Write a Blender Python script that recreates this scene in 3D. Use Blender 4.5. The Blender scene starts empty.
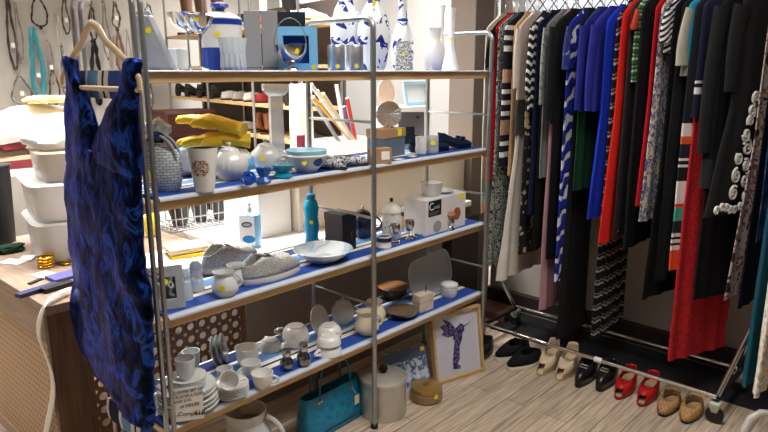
import bpy, math, random
from mathutils import Vector, Matrix, noise as mnoise
R = math.radians
pi = math.pi
random.seed(7)
S = bpy.context.scene
COL = S.collection

# ------------------------------------------------------------------ camera
F, H = 640.0, 1.62
PITCH, ANG = math.atan(145/640), R(42.5)
cam_d = bpy.data.cameras.new('camera'); cam_d.sensor_width = 36; cam_d.lens = F/768*36; cam_d.clip_start = .05
cam = bpy.data.objects.new('camera', cam_d); COL.objects.link(cam)
cam.location = (0, 0, H); cam.rotation_euler = (pi/2-PITCH, 0, ANG-pi/2)
S.camera = cam
_c, _s = math.cos(PITCH), math.sin(PITCH)
FW = (math.cos(ANG), math.sin(ANG)); RT = (math.sin(ANG), -math.cos(ANG))
def ray(px, py):
    u, v, w = px-384, 216-py, F
    fh = w*_c+v*_s; up = v*_c-w*_s
    return (fh*FW[0]+u*RT[0], fh*FW[1]+u*RT[1], up)
def at_z(px, py, z):
    r = ray(px, py); t = (z-H)/r[2]; return Vector((t*r[0], t*r[1], z))
def at_x(px, py, x):
    r = ray(px, py); t = x/r[0]; return Vector((x, t*r[1], H+t*r[2]))
def at_y(px, py, y):
    r = ray(px, py); t = y/r[1]; return Vector((t*r[0], y, H+t*r[2]))
def depth(p):
    fh = p[0]*FW[0]+p[1]*FW[1]; return fh*_c-(p[2]-H)*_s
def z_at(p, py):                     # height over the point p that reads on row py
    u = (p[0]*RT[0]+p[1]*RT[1]); fh = p[0]*FW[0]+p[1]*FW[1]
    a = (216-py)/F
    return H + fh*(a*_c-_s)/(_c+a*_s)
def seat(px, base, top, wpx, z, rim=.9):     # a round thing on a surface: centre, radius, height
    p = at_z(px, base, z)
    r = wpx/2*depth(p)/F
    d = Vector((p.x, p.y, 0)).normalized()
    p = p + d*r*.85
    r = wpx/2*depth(p)/F
    return p, r, max(.005, z_at(p+d*r*rim, top)-z)

# ------------------------------------------------------------------ objects
def props(o, label=None, cat=None, group=None, kind=None):
    if label: o['label'] = label
    if cat: o['category'] = cat
    if group: o['group'] = group
    if kind: o['kind'] = kind
    return o
def thing(name, label, cat, loc=(0, 0, 0), rz=0, group=None):
    o = bpy.data.objects.new(name, None); COL.objects.link(o)
    o.empty_display_size = .05
    o.location = loc; o.rotation_euler = (0, 0, rz)
    return props(o, label, cat, group)

class MB:
    def __init__(s): s.v = []; s.f = []
    def add(s, vs, fs):
        n = len(s.v); s.v += [tuple(v) for v in vs]; s.f += [tuple(i+n for i in f) for f in fs]; return s
    def box(s, c, d, M=None):
        x, y, z = d[0]/2, d[1]/2, d[2]/2
        vs = [Vector((a*x, b*y, e*z)) for e in (-1, 1) for b in (-1, 1) for a in (-1, 1)]
        if M is not None: vs = [M @ v for v in vs]
        c = Vector(c)
        return s.add([v+c for v in vs], [(0, 2, 3, 1), (4, 5, 7, 6), (0, 1, 5, 4), (2, 6, 7, 3), (0, 4, 6, 2), (1, 3, 7, 5)])
    def bx(s, x0, x1, y0, y1, z0, z1): return s.box(((x0+x1)/2, (y0+y1)/2, (z0+z1)/2), (x1-x0, y1-y0, z1-z0))
    def rings(s, rs, cap0=True, cap1=True, closed=True):
        n = len(rs[0]); b = len(s.v)
        for r in rs: s.v += [tuple(p) for p in r]
        for k in range(len(rs)-1):
            for i in range(n if closed else n-1):
                j = (i+1) % n
                s.f.append((b+k*n+i, b+k*n+j, b+(k+1)*n+j, b+(k+1)*n+i))
        if cap0: s.f.append(tuple(b+i for i in reversed(range(n))))
        if cap1: s.f.append(tuple(b+(len(rs)-1)*n+i for i in range(n)))
        return s
    def tube(s, pts, r, n=8, closed=False, flat=None):
        pts = [Vector(p) for p in pts]; m = len(pts)
        rad = r if isinstance(r, (list, tuple)) else [r]*m
        rs = []; prev = None
        for i, p in enumerate(pts):
            a = pts[(i-1) % m] if (i > 0 or closed) else p
            b = pts[(i+1) % m] if (i < m-1 or closed) else p
            t = (b-a)
            t = t.normalized() if t.length > 1e-9 else Vector((0, 0, 1))
            if prev is None:
                up = Vector((0, 0, 1)) if abs(t.z) < .9 else Vector((1, 0, 0))
                q = t.cross(up).normalized()
            else:
                q = prev-t*prev.dot(t)
                q = q.normalized() if q.length > 1e-6 else t.cross(Vector((1, 0, 0))).normalized()
            prev = q; w = t.cross(q)
            fl = flat or 1
            rs.append([p+q*math.cos(2*pi*k/n)*rad[i]+w*math.sin(2*pi*k/n)*rad[i]*fl for k in range(n)])
        if closed:
            rs.append(rs[0]); return s.rings(rs, False, False)
        return s.rings(rs)
    def lathe(s, prof, n=24, c=(0, 0, 0), M=None, sx=1, sy=1, fn=None):
        c = Vector(c); rs = []
        for r, z in prof:
            ring = []
            for k in range(n):
                a = 2*pi*k/n; rr = max(r, 1e-4)
                if fn: rr *= fn(a, z)
                v = Vector((rr*math.cos(a)*sx, rr*math.sin(a)*sy, z))
                if M is not None: v = M @ v
                ring.append(v+c)
            rs.append(ring)
        return s.rings(rs)
    def ball(s, c, r, n=14, m=8, sc=(1, 1, 1)):
        return s.lathe([(r*math.sin(pi*k/m)*1, -r*math.cos(pi*k/m)*sc[2]) for k in range(m+1)], n, c, None, sc[0], sc[1])
    def prism(s, poly, o, ux, uy, th):      # polygon in the plane (ux, uy), thickness along the normal
        o, ux, uy = Vector(o), Vector(ux), Vector(uy); nn = ux.cross(uy).normalized()
        a = [o+ux*p[0]+uy*p[1] for p in poly]
        return s.rings([a, [v+nn*th for v in a]])
    def build(s, name, m, parent=None, smooth=True, bevel=0, sub=0, ang=40, solid=0, label=None):
        me = bpy.data.meshes.new(name); me.from_pydata(s.v, [], s.f)
        me.materials.append(m); me.validate(); me.update()
        if smooth:
            me.shade_smooth()
            me.set_sharp_from_angle(angle=R(ang))
        o = bpy.data.objects.new(name, me); COL.objects.link(o)
        if parent is not None: o.parent = parent
        if solid:
            md = o.modifiers.new('solid', 'SOLIDIFY'); md.thickness = solid; md.offset = 0
        if bevel:
            md = o.modifiers.new('bevel', 'BEVEL'); md.width = bevel; md.segments = 2; md.limit_method = 'ANGLE'; md.angle_limit = R(40)
            md.harden_normals = False
        if sub:
            md = o.modifiers.new('sub', 'SUBSURF'); md.levels = sub; md.render_levels = sub
        if label: o['label'] = label
        return o
def struct(name, mb, m, **k):
    o = mb.build(name, m, None, **k); o['kind'] = 'structure'; return o
def arc(c, r, a0, a1, n, ax, ay):
    c, ax, ay = Vector(c), Vector(ax), Vector(ay)
    return [c+ax*r*math.cos(a0+(a1-a0)*i/(n-1))+ay*r*math.sin(a0+(a1-a0)*i/(n-1)) for i in range(n)]
def text_mesh(name, body, size, m, parent, loc, rot, thick=.0006):
    cu = bpy.data.curves.new(name, 'FONT'); cu.body = body; cu.size = size; cu.extrude = thick
    cu.align_x = 'CENTER'; cu.align_y = 'CENTER'
    t = bpy.data.objects.new(name+'_tmp', cu); COL.objects.link(t)
    dg = bpy.context.evaluated_depsgraph_get()
    me = bpy.data.meshes.new_from_object(t.evaluated_get(dg))
    bpy.data.objects.remove(t); me.materials.clear(); me.materials.append(m)
    o = bpy.data.objects.new(name, me); COL.objects.link(o); o.parent = parent
    o.location = loc; o.rotation_euler = rot
    return o

# ------------------------------------------------------------------ materials
def lin(h):
    if isinstance(h, str):
        h = h.lstrip('#'); c = [int(h[i:i+2], 16)/255 for i in (0, 2, 4)]
        return tuple((x/12.92 if x <= .04045 else ((x+.055)/1.055)**2.4) for x in c)+(1,)
    return tuple(h)+(1,)
def base_mat(name):
    m = bpy.data.materials.new(name); m.use_nodes = True
    return m, m.node_tree.nodes, m.node_tree.links, m.node_tree.nodes['Principled BSDF']
def setp(b, rough=.5, metal=0, trans=0, alpha=1, spec=.5, sheen=0, coat=0, ior=1.45, sss=0):
    b.inputs['Roughness'].default_value = rough; b.inputs['Metallic'].default_value = metal
    b.inputs['Transmission Weight'].default_value = trans; b.inputs['Alpha'].default_value = alpha
    b.inputs['Specular IOR Level'].default_value = spec; b.inputs['Sheen Weight'].default_value = sheen
    b.inputs['Coat Weight'].default_value = coat; b.inputs['IOR'].default_value = ior
def node(N, t, **k):
    n = N.new(t)
    for a, v in k.items(): setattr(n, a, v)
    return n
def objco(N, L, scale=(1, 1, 1), loc=(0, 0, 0), rot=(0, 0, 0)):
    tc = node(N, 'ShaderNodeTexCoord'); mp = node(N, 'ShaderNodeMapping')
    mp.inputs['Scale'].default_value = scale; mp.inputs['Location'].default_value = loc; mp.inputs['Rotation'].default_value = rot
    L.new(tc.outputs['Object'], mp.inputs['Vector']); return mp.outputs['Vector']
def bump(N, L, b, val, strength=.3, dist=.01):
    bp = node(N, 'ShaderNodeBump'); bp.inputs['Strength'].default_value = strength; bp.inputs['Distance'].default_value = dist
    L.new(val, bp.inputs['Height']); L.new(bp.outputs['Normal'], b.inputs['Normal'])
def ramp(N, L, fac, stops, interp='LINEAR'):
    r = node(N, 'ShaderNodeValToRGB'); r.color_ramp.interpolation = interp
    e = r.color_ramp.elements
    while len(e) < len(stops): e.new(.5)
    for el, (p, c) in zip(e, stops): el.position = max(0, min(1, p)); el.color = lin(c)
    L.new(fac, r.inputs['Fac']); return r.outputs['Color']
_mc = {}
def mat(col, rough=.5, metal=0, var=.08, scale=25, bmp=0, bscale=None, **k):
    key = (col, rough, metal, var, scale, bmp, bscale, tuple(sorted(k.items())))
    if key in _mc: return _mc[key]
    m, N, L, b = base_mat('mat_%d' % len(_mc)); setp(b, rough, metal, **k)
    c = lin(col)
    nz = node(N, 'ShaderNodeTexNoise'); nz.inputs['Scale'].default_value = scale; nz.inputs['Detail'].default_value = 3
    co = objco(N, L); L.new(co, nz.inputs['Vector'])
    mx = node(N, 'ShaderNodeMix', data_type='RGBA')
    mx.inputs[6].default_value = tuple(x*(1-var) for x in c[:3])+(1,)
    mx.inputs[7].default_value = tuple(min(1, x*(1+var)) for x in c[:3])+(1,)
    L.new(nz.outputs['Fac'], mx.inputs[0]); L.new(mx.outputs[2], b.inputs['Base Color'])
    if bmp:
        n2 = node(N, 'ShaderNodeTexNoise'); n2.inputs['Scale'].default_value = bscale or scale*3; n2.inputs['Detail'].default_value = 4
        L.new(co, n2.inputs['Vector']); bump(N, L, b, n2.outputs['Fac'], bmp, .01)
    _mc[key] = m; return m
def fabric(col, rough=.9, **k): return mat(col, rough, 0, .16, 14, .35, 160, spec=.25, **k)
def mat_axis(name, axis, stops, lo, hi, rough=.8, wob=0, wscale=10, bmp=.2):      # bands of cloth along one axis
    m, N, L, b = base_mat(name); setp(b, rough, spec=.3)
    co = objco(N, L); sp = node(N, 'ShaderNodeSeparateXYZ'); L.new(co, sp.inputs[0])
    v = sp.outputs['XYZ'.index(axis)]
    if wob:
        nz = node(N, 'ShaderNodeTexNoise'); nz.inputs['Scale'].default_value = wscale; L.new(co, nz.inputs['Vector'])
        ma = node(N, 'ShaderNodeMath', operation='MULTIPLY_ADD'); L.new(nz.outputs['Fac'], ma.inputs[0]); ma.inputs[1].default_value = wob; L.new(v, ma.inputs[2]); v = ma.outputs[0]
    mr = node(N, 'ShaderNodeMapRange'); mr.inputs['From Min'].default_value = lo; mr.inputs['From Max'].default_value = hi
    L.new(v, mr.inputs['Value'])
    c = ramp(N, L, mr.outputs['Result'], [((p-lo)/(hi-lo), c) for p, c in stops], 'CONSTANT')
    L.new(c, b.inputs['Base Color'])
    n2 = node(N, 'ShaderNodeTexNoise'); n2.inputs['Scale'].default_value = 200; L.new(co, n2.inputs['Vector']); bump(N, L, b, n2.outputs['Fac'], bmp, .004)
    return m
def mat_rep(name, axis, period, cols, rough=.8, rot=(0, 0, 0), zig=0, zper=.06, zaxis='X', wob=0, wscale=10):   # repeating stripes, optional zigzag
    m, N, L, b = base_mat(name); setp(b, rough, spec=.3)
    co = objco(N, L, rot=rot); sp = node(N, 'ShaderNodeSeparateXYZ'); L.new(co, sp.inputs[0])
    v = sp.outputs['XYZ'.index(axis)]
    if zig:
        pp = node(N, 'ShaderNodeMath', operation='PINGPONG'); L.new(sp.outputs['XYZ'.index(zaxis)], pp.inputs[0]); pp.inputs[1].default_value = zper
        ma = node(N, 'ShaderNodeMath', operation='MULTIPLY_ADD'); L.new(pp.outputs[0], ma.inputs[0]); ma.inputs[1].default_value = zig; L.new(v, ma.inputs[2]); v = ma.outputs[0]
    if wob:
        nz = node(N, 'ShaderNodeTexNoise'); nz.inputs['Scale'].default_value = wscale; nz.inputs['Detail'].default_value = 3; L.new(co, nz.inputs['Vector'])
        ma = node(N, 'ShaderNodeMath', operation='MULTIPLY_ADD'); L.new(nz.outputs['Fac'], ma.inputs[0]); ma.inputs[1].default_value = wob; L.new(v, ma.inputs[2]); v = ma.outputs[0]
    dv = node(N, 'ShaderNodeMath', operation='DIVIDE'); L.new(v, dv.inputs[0]); dv.inputs[1].default_value = period
    fr = node(N, 'ShaderNodeMath', operation='FRACT'); L.new(dv.outputs[0], fr.inputs[0])
    L.new(ramp(N, L, fr.outputs[0], cols, 'CONSTANT'), b.inputs['Base Color'])
    return m
def mat_blot(name, stops, scale=20, detail=2, rough=.8, dist=0, metal=0, stretch=(1, 1, 1), interp='CONSTANT', vor=False, bmp=.2, coat=0, alpha=1, spec=.5):    # printed blotches
    m, N, L, b = base_mat(name); setp(b, rough, metal, coat=coat, alpha=alpha, spec=spec)
    co = objco(N, L, scale=stretch)
    if vor:
        t = node(N, 'ShaderNodeTexVoronoi'); t.inputs['Scale'].default_value = scale
        nz = node(N, 'ShaderNodeTexNoise'); nz.inputs['Scale'].default_value = scale*.7; L.new(co, nz.inputs['Vector'])
        mx = node(N, 'ShaderNodeMix', data_type='RGBA'); mx.inputs[0].default_value = .12
        L.new(co, mx.inputs[6]); L.new(nz.outputs['Color'], mx.inputs[7]); L.new(mx.outputs[2], t.inputs['Vector'])
        v = t.outputs['Distance']
    else:
        t = node(N, 'ShaderNodeTexNoise'); t.inputs['Scale'].default_value = scale; t.inputs['Detail'].default_value = detail; t.inputs['Distortion'].default_value = dist
        L.new(co, t.inputs['Vector']); v = t.outputs['Fac']
    L.new(ramp(N, L, v, stops, interp), b.inputs['Base Color'])
    if bmp:
        n2 = node(N, 'ShaderNodeTexNoise'); n2.inputs['Scale'].default_value = 180; L.new(co, n2.inputs['Vector']); bump(N, L, b, n2.outputs['Fac'], bmp, .004)
    return m
def wood(name, c0, c1, axis='X', rough=.5, scale=6, stretch=14, bmp=.1):
    m, N, L, b = base_mat(name); setp(b, rough)
    sc = {'X': (1, stretch, stretch), 'Y': (stretch, 1, stretch), 'Z': (stretch, stretch, 1)}[axis]
    co = objco(N, L, scale=sc)
    nz = node(N, 'ShaderNodeTexNoise'); nz.inputs['Scale'].default_value = scale; nz.inputs['Detail'].default_value = 5; nz.inputs['Distortion'].default_value = .6
    L.new(co, nz.inputs['Vector'])
    L.new(ramp(N, L, nz.outputs['Fac'], [(.3, c0), (.7, c1)]), b.inputs['Base Color'])
    bump(N, L, b, nz.outputs['Fac'], bmp, .003)
    return m
def glassy(col, rough=.05, alpha=1): return mat(col, rough, 0, .02, 10, trans=.92, alpha=alpha, ior=1.45)
steel = mat('#d2d3d3', .38, 1, .05)
chrome = mat('#d9dadb', .12, 1, .03)
pipe = mat('#a9abac', .35, .9, .06)
silver = mat('#d0cec9', .16, 1, .05)
china = mat('#ebe9e4', .18, 0, .02, coat=.4)
china_grey = mat('#cfd2d2', .2, 0, .03, coat=.4)
cream = mat('#e4d8bb', .25, 0, .04, coat=.3)
yellow_st = mat('#f2e61c', .6, 0, .03)
white_pl = mat('#eceae6', .45, 0, .03)
paper = mat('#f0ede6', .8, 0, .03)
black_m = mat('#141416', .5, 0, .1)
ink = mat('#1b1b22', .7, 0, .02)
gold = mat('#d9a93a', .22, 1, .08)
blue_ink = mat('#1d3f9a', .25, 0, .1)
tan_wood = wood('pale_wood', '#cda470', '#e8c796', 'X')
def sticker(parent, loc, nrm, r=.009):
    n = Vector(nrm).normalized(); q = n.to_track_quat('Z', 'Y').to_matrix()
    return MB().lathe([(0, -.0004), (r, -.0004), (r, .0008), (0, .0008)], 14, loc, q).build('price_sticker', yellow_st, parent, label='yellow price sticker')
TO_CAM = Vector((-.7, -.68, .1)).normalized()
# ================================================================== the room
def floor_shading():
    m, N, L, b = base_mat('floor_planks'); setp(b, .45)
    co = objco(N, L)
    br = node(N, 'ShaderNodeTexBrick'); br.offset = .37; br.inputs['Scale'].default_value = 1
    br.inputs['Brick Width'].default_value = 1.3; br.inputs['Row Height'].default_value = .11
    br.inputs['Mortar Size'].default_value = .0025; br.inputs['Mortar Smooth'].default_value = .2
    br.inputs['Color1'].default_value = lin('#a3978a'); br.inputs['Color2'].default_value = lin('#b9ad9f'); br.inputs['Mortar'].default_value = lin('#71675c')
    L.new(co, br.inputs['Vector'])
    c2 = objco(N, L, scale=(2, 34, 1)); nz = node(N, 'ShaderNodeTexNoise'); nz.inputs['Scale'].default_value = 2.2; nz.inputs['Detail'].default_value = 6
    L.new(c2, nz.inputs['Vector'])
    g = ramp(N, L, nz.outputs['Fac'], [(.3, '#7d7166'), (.5, '#c4b8aa'), (.72, '#f2eadf')])
    mx = node(N, 'ShaderNodeMix', data_type='RGBA', blend_type='MULTIPLY'); mx.inputs[0].default_value = .75
    L.new(br.outputs['Color'], mx.inputs[6]); L.new(g, mx.inputs[7])
    mul = node(N, 'ShaderNodeMix', data_type='RGBA', blend_type='MULTIPLY'); mul.inputs[0].default_value = 1
    mul.inputs[7].default_value = (1.75, 1.75, 1.75, 1); L.new(mx.outputs[2], mul.inputs[6])
    L.new(mul.outputs[2], b.inputs['Base Color'])
    bump(N, L, b, nz.outputs['Fac'], .08, .002)
    return m
struct('floor', MB().bx(-2.5, 6.2, -2.5, 7, -.08, 0), floor_shading(), smooth=False)
wall_w = mat('#dcd9d4', .8, 0, .03, 4)
wall_g = mat('#a39a92', .8, 0, .04, 4)
struct('wall_back', MB().bx(3.2, 6.2, 3.45, 3.55, 0, 3.0), wall_w, smooth=False)
struct('wall_far', MB().bx(-2.5, 4.6, 5.75, 5.85, 0, 3.0), mat('#b9b4ae', .8, 0, .05, 3), smooth=False)
# wall behind the clothes rail, with a barred window above the rail
wr = MB()
for (y0, y1, z0, z1) in ((-2.5, 2.4, 0, 1.86), (-2.5, .75, 1.86, 3), (2.3, 2.4, 1.86, 3), (.75, 2.3, 2.6, 3)): wr.bx(3.75, 3.85, y0, y1, z0, z1)
struct('wall_right', wr, wall_g, smooth=False)
wp = MB().bx(3.79, 3.8, .75, 2.3, 1.86, 2.6)
win = struct('window_1', wp, mat('#f4f8fb', .05, 0, 0, trans=.9, alpha=.25), smooth=False)
fr = MB()
for (y0, y1, z0, z1) in ((.75, .79, 1.86, 2.6), (2.26, 2.3, 1.86, 2.6), (.79, 2.26, 1.86, 1.885), (.79, 2.26, 2.575, 2.6)): fr.bx(3.735, 3.83, y0, y1, z0, z1)
fr.build('window_frame', mat('#cfcdca', .5), win, smooth=False)
gm = MB()
for k in range(-12, 28):
    y = .79+k*.075
    for sgn in (1, -1):
        a, b = Vector((3.765, y, 1.885)), Vector((3.765, y+sgn*.55, 2.575))
        t0, t1 = 0, 1
        pts = [a.lerp(b, t/12) for t in range(13)]
        pts = [p for p in pts if .79 <= p.y <= 2.26]
        if len(pts) > 1: gm.tube([pts[0], pts[-1]], .0035, 5)
gm.build('window_mesh', mat('#3b3b3d', .5, .6), win)
struct('trim_1', MB().bx(3.5, 3.76, 2.42, 2.62, 0, 3.0), mat('#7d7067', .7, 0, .05, 3), bevel=.006)
struct('baseboard_right', MB().bx(3.7, 3.75, -2.5, 2.42, 0, .12), mat('#2c2422', .5), bevel=.004)
struct('wall_front', MB().bx(-2.5, 6.2, -2.6, -2.5, 0, 3.0), wall_g, smooth=False)
struct('wall_left', MB().bx(-2.6, -2.5, -2.5, 7, 0, 3.0), wall_w, smooth=False)
struct('ceiling', MB().bx(-2.5, 6.2, -2.5, 7, 3.0, 3.08), mat('#e6e4e0', .9, 0, .02, 3), smooth=False)
# ceiling lamps (out of frame, they light the shop; the alcove panel is added)
diffuser = mat('#ffffff', .6, 0, 0)
def lamp(x, y, sx, sy, power, label, col=(1, .97, .93)):
    t = thing('ceiling_light', label, 'ceiling light', (x, y, 2.93), 0)
    MB().bx(-sx/2-.03, sx/2+.03, -sy/2-.03, sy/2+.03, .02, .07).build('housing', white_pl, t, bevel=.004)
    m, N, L, b = base_mat('lamp_diffuser'); b.inputs['Emission Color'].default_value = col+(1,); b.inputs['Emission Strength'].default_value = 3
    MB().bx(-sx/2, sx/2, -sy/2, sy/2, .012, .022).build('diffuser', m, t)
    d = bpy.data.lights.new('tube_light', 'AREA'); d.shape = 'RECTANGLE'; d.size = sx; d.size_y = sy; d.energy = power; d.color = col
    d.spread = R(130 if y > 2 else 125)
    o = bpy.data.objects.new('tube_light', d); COL.objects.link(o); o.parent = t; o.location = (0, 0, 0)
LP = [(1.9, 2.9, 1.5, .5, 90, 'ceiling light panel over the white counter'),
      (.8, 4.2, 1.5, .5, 62, 'ceiling light panel over the jewellery wall'),
      (3.6, 4.6, .6, .6, 60, 'ceiling light panel over the shoe rack'),
      (4.7, 2.6, .6, .6, 32, 'added light panel in the alcove to brighten the white wall'),  # added only to brighten the white back wall
      (1.7, .8, 1.8, .8, 27, 'ceiling light panel over the open aisle')]
for a in LP: lamp(*a)
w = bpy.data.worlds.new('world'); S.world = w; w.use_nodes = True
w.node_tree.nodes['Background'].inputs[0].default_value = (.93, .96, 1, 1); w.node_tree.nodes['Background'].inputs[1].default_value = 1.3
# world light fills in through the window and the open alcove side
S.view_settings.view_transform = 'Standard'; S.view_settings.look = 'None'; S.view_settings.gamma = 1; S.view_settings.exposure = 0
S.view_settings.use_curve_mapping = False

# ================================================================== the shelf unit
XL, XM, XR, YF, YB = .951, 1.975, 2.848, 1.871, 2.26
YF0 = YF
UND = [.385, .78, 1.18, 1.583]; TH = .035; LIN = .011
shelf_unit = thing('display_shelf', 'metal and pale wood shop shelf unit with four shelves of crockery', 'shelf unit', (1.9, 2.06, 0))
def loc(v): return Vector(v)-Vector((1.9, 2.06, 0))
for z in UND:
    MB().bx(XL-.02-1.9, XR+.004-1.9, YF-2.06+.012, YB-2.06-.0145, z, z+TH).build('shelf_board', tan_wood, shelf_unit, bevel=.002)
def ladder(x, r, top, rungs):
    zc = top-.04; YF = YF0-.020
    pts = [(x, YF, 0), (x, YF, zc)]+[tuple(p) for p in arc((x, YF+.04, zc), .04, pi, pi/2, 6, (0, 1, 0), (0, 0, 1))]
    pts += [tuple(p) for p in arc((x, YB-.04, zc), .04, pi/2, 0, 6, (0, 1, 0), (0, 0, 1))]+[(x, YB, zc), (x, YB, 0)]
    fo = MB().tube([loc(p) for p in pts], r, 10).build('ladder_frame', pipe, shelf_unit)
    for zr in rungs:
        MB().tube([loc((x, YF, zr)), loc((x, YB, zr))], r*.55, 8).build('rung', pipe, fo)
    for y in (YF, YB):
        MB().lathe([(0, 0), (r*1.5, 0), (r*1.5, .018), (r*1.1, .022), (0, .022)], 12, loc((x, y, 0))).build('foot_cap', black_m, fo)
ladder(XL-.013, .0085, 1.85, (.2, .58, .98, 1.4))
ladder(XL+.013, .0085, 1.852, (.2, .58, .98, 1.4))
ladder(XM-.021, .012, 1.83, (.60, 1.0, 1.41))
ladder(XR-.022, .011, 1.81, (.2, .58, .98, 1.40))
# striped runners lying on the boards
ST = [(0, '#c3c9d2'), (.024, '#8fa9d0'), (.032, '#284a9c'), (.118, '#e3dfd6'), (.148, '#15151d'), (.162, '#e6e7ea'), (.19, '#6d9fd6'), (.262, '#e6e7ea'), (.28, '#17214f'), (.36, '#e0e0e0')]
liner_m = mat_axis('striped_runner', 'Y', [(p-.2, c) for p, c in ST], -.2, .2, .7)
names = ['lowest', 'third', 'second', 'top']
LZ = [z+TH for z in UND]
for k, z in enumerate(LZ):
    LN = .004 if k == 3 else LIN
    mb = MB(); dr = -.0005
    yf, yb, x0, x1 = YF-.002, YB-.02, XL+.035, XR-.01
    prof = [(yf, dr), (yf-.005, dr*.5), (yf-.004, LN*.55), (yf+.004, LN), (yf+.02, LN), (yb-.01, LN), (yb, LN*.55), (yb, .0005), (yf+.02, .0005), (yf+.0105, .0005), (yf+.0105, dr)]
    if k in (0, 3):
        rs = []
        rs = [[Vector((x, y-2.06, zz)) for y, zz in prof] for x in (x0-.035, x0, (x0+x1)/2, x1)]
    else:
        rs = [[Vector((x, y-2.06, zz)) for y, zz in prof] for x in (x0, (x0+x1)/2, x1)]
    mb.rings(rs)
    if k in (0, 3):     # the end hangs down over the left edge
        e = XL-.028; n = 9
        a = []
        for i in range(n):
            f = i/(n-1)
            a.append([Vector((e-.006-.006*math.sin(f*3), y-2.06, LN-.001-f*.085)) for y in (yf+.03, yf+.12, yf+.25, yb)])
        b2 = [[v+Vector((-.006, 0, 0)) for v in r] for r in a]
        mb.rings([r+list(reversed(q)) for r, q in zip(a, b2)])
    o = mb.build('shelf_runner', liner_m, None)
    o.location = (0, 2.06, z)
    props(o, 'blue and white striped cloth runner lying on the %s shelf of the unit' % names[k], 'cloth runner', 'striped runners on the shelves')
Z4, Z3, Z2, Z1 = [z+(.004 if z > 1.5 else LIN)+.0005 for z in LZ]
# ================================================================== desk, white counter and what lies behind the shelf unit
def perf_mat(name, col, hole, scale, rad, plane='XZ', rot=0):
    m, N, L, b = base_mat(name); setp(b, .6)
    co = objco(N, L, scale=(scale,)*3); sp = node(N, 'ShaderNodeSeparateXYZ'); L.new(co, sp.inputs[0])
    ds = []
    for ax in plane:
        f = node(N, 'ShaderNodeMath', operation='FRACT'); L.new(sp.outputs['XYZ'.index(ax)], f.inputs[0])
        s_ = node(N, 'ShaderNodeMath', operation='SUBTRACT'); L.new(f.outputs[0], s_.inputs[0]); s_.inputs[1].default_value = .5
        q = node(N, 'ShaderNodeMath', operation='POWER'); L.new(s_.outputs[0], q.inputs[0]); q.inputs[1].default_value = 2
        ds.append(q.outputs[0])
    a = node(N, 'ShaderNodeMath', operation='ADD'); L.new(ds[0], a.inputs[0]); L.new(ds[1], a.inputs[1])
    lt = node(N, 'ShaderNodeMath', operation='LESS_THAN'); L.new(a.outputs[0], lt.inputs[0]); lt.inputs[1].default_value = rad*rad
    mx = node(N, 'ShaderNodeMix', data_type='RGBA'); mx.inputs[6].default_value = lin(col); mx.inputs[7].default_value = lin(hole)
    L.new(lt.outputs[0], mx.inputs[0]); L.new(mx.outputs[2], b.inputs['Base Color'])
    return m
walnut = wood('brown_desk_wood', '#5a4132', '#7a5a45', 'Z', .5)
walnut_top = wood('desk_top_wood', '#8a7566', '#a8917f', 'Y', .45)
DX0, DX1, DY0, DY1, DZ = .78, 1.64, 2.37, 3.55, .79
desk = thing('service_desk', 'brown wooden desk with perforated panels, left behind the shelf unit', 'desk', (1.2, 2.9, 0))
def dl(x, y, z=0): return (x-1.2, y-2.9, z)
def dbox(mb, x0, x1, y0, y1, z0, z1): return mb.bx(x0-1.2, x1-1.2, y0-2.9, y1-2.9, z0, z1)
dbox(MB(), DX0, DX1, DY0, DY1, DZ-.035, DZ).build('desk_top', walnut_top, desk, bevel=.003)
dbox(MB(), DX0, .90, DY0, DY0+.03, 0, DZ-.035).build('end_panel', walnut, desk, bevel=.002)
dbox(MB(), DX0, DX0+.03, DY0+.03, DY1, DZ-.15, DZ-.035).build('front_rail', walnut_top, desk)
dbox(MB(), DX0+.012, DX0+.03, DY0+.03, DY1, .06, DZ-.15).build('pegboard_panel', perf_mat('pegboard', '#c3a585', '#6f5740', 36, .2, 'YZ'), desk)
dbox(MB(), DX0+.01, DX0+.03, DY0+.03, DY1, 0, .06).build('kick_board', wood('kick', '#b79b86', '#cdb5a2', 'Y'), desk)
dbox(MB(), .90, DX1, DY0+.02, DY0+.03, .06, .2).build('lower_panel', walnut, desk)
# perforated back panel with real round holes
pz0, pz1, px0, px1, hp, hr = .2, DZ-.035, .90, DX1, .057, .0168
mb = MB(); nx = int((px1-px0)/hp); nz_ = int((pz1-pz0)/hp); n = 16
ox, oz = px0+((px1-px0)-nx*hp)/2, pz0+((pz1-pz0)-nz_*hp)/2
Yp = DY0+.012
for i in range(nx):
    for j in range(nz_):
        cx, cz = ox+(i+.5)*hp, oz+(j+.5)*hp
        inn, out, bk = [], [], []
        for k in range(n):
            a = 2*pi*(k+.5)/n; ca, sa = math.cos(a), math.sin(a); sc = hp/2/max(abs(ca), abs(sa))
            inn.append((cx+hr*ca-1.2, Yp-2.9, cz+hr*sa)); out.append((cx+sc*ca-1.2, Yp-2.9, cz+sc*sa)); bk.append((cx+hr*ca-1.2, Yp+.004-2.9, cz+hr*sa))
        mb.rings([out, inn, bk], False, False)
for (a0, a1, b0, b1) in ((px0, ox, pz0, pz1), (ox+nx*hp, px1, pz0, pz1), (ox, ox+nx*hp, pz0, oz), (ox, ox+nx*hp, oz+nz_*hp, pz1)):
    dbox(mb, a0, a1, Yp, Yp+.004, b0, b1)
mb.build('perforated_panel', walnut, desk, smooth=False)
dbox(MB(), 1.07, DX1-.002, Yp+.0045, Yp+.006, .22, DZ-.05).build('lit_backing', mat('#fbfaf8', .7), desk)  # white sheet added to stand for lit space seen through the holes
sheet = MB().bx(1.10, 1.63, 2.40, 2.74, 0, .004).build('paper_sheet', paper, None)
sheet.location.z = DZ+.0005; props(sheet, 'large white paper sheet spread over the right part of the brown desk', 'paper')

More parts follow.
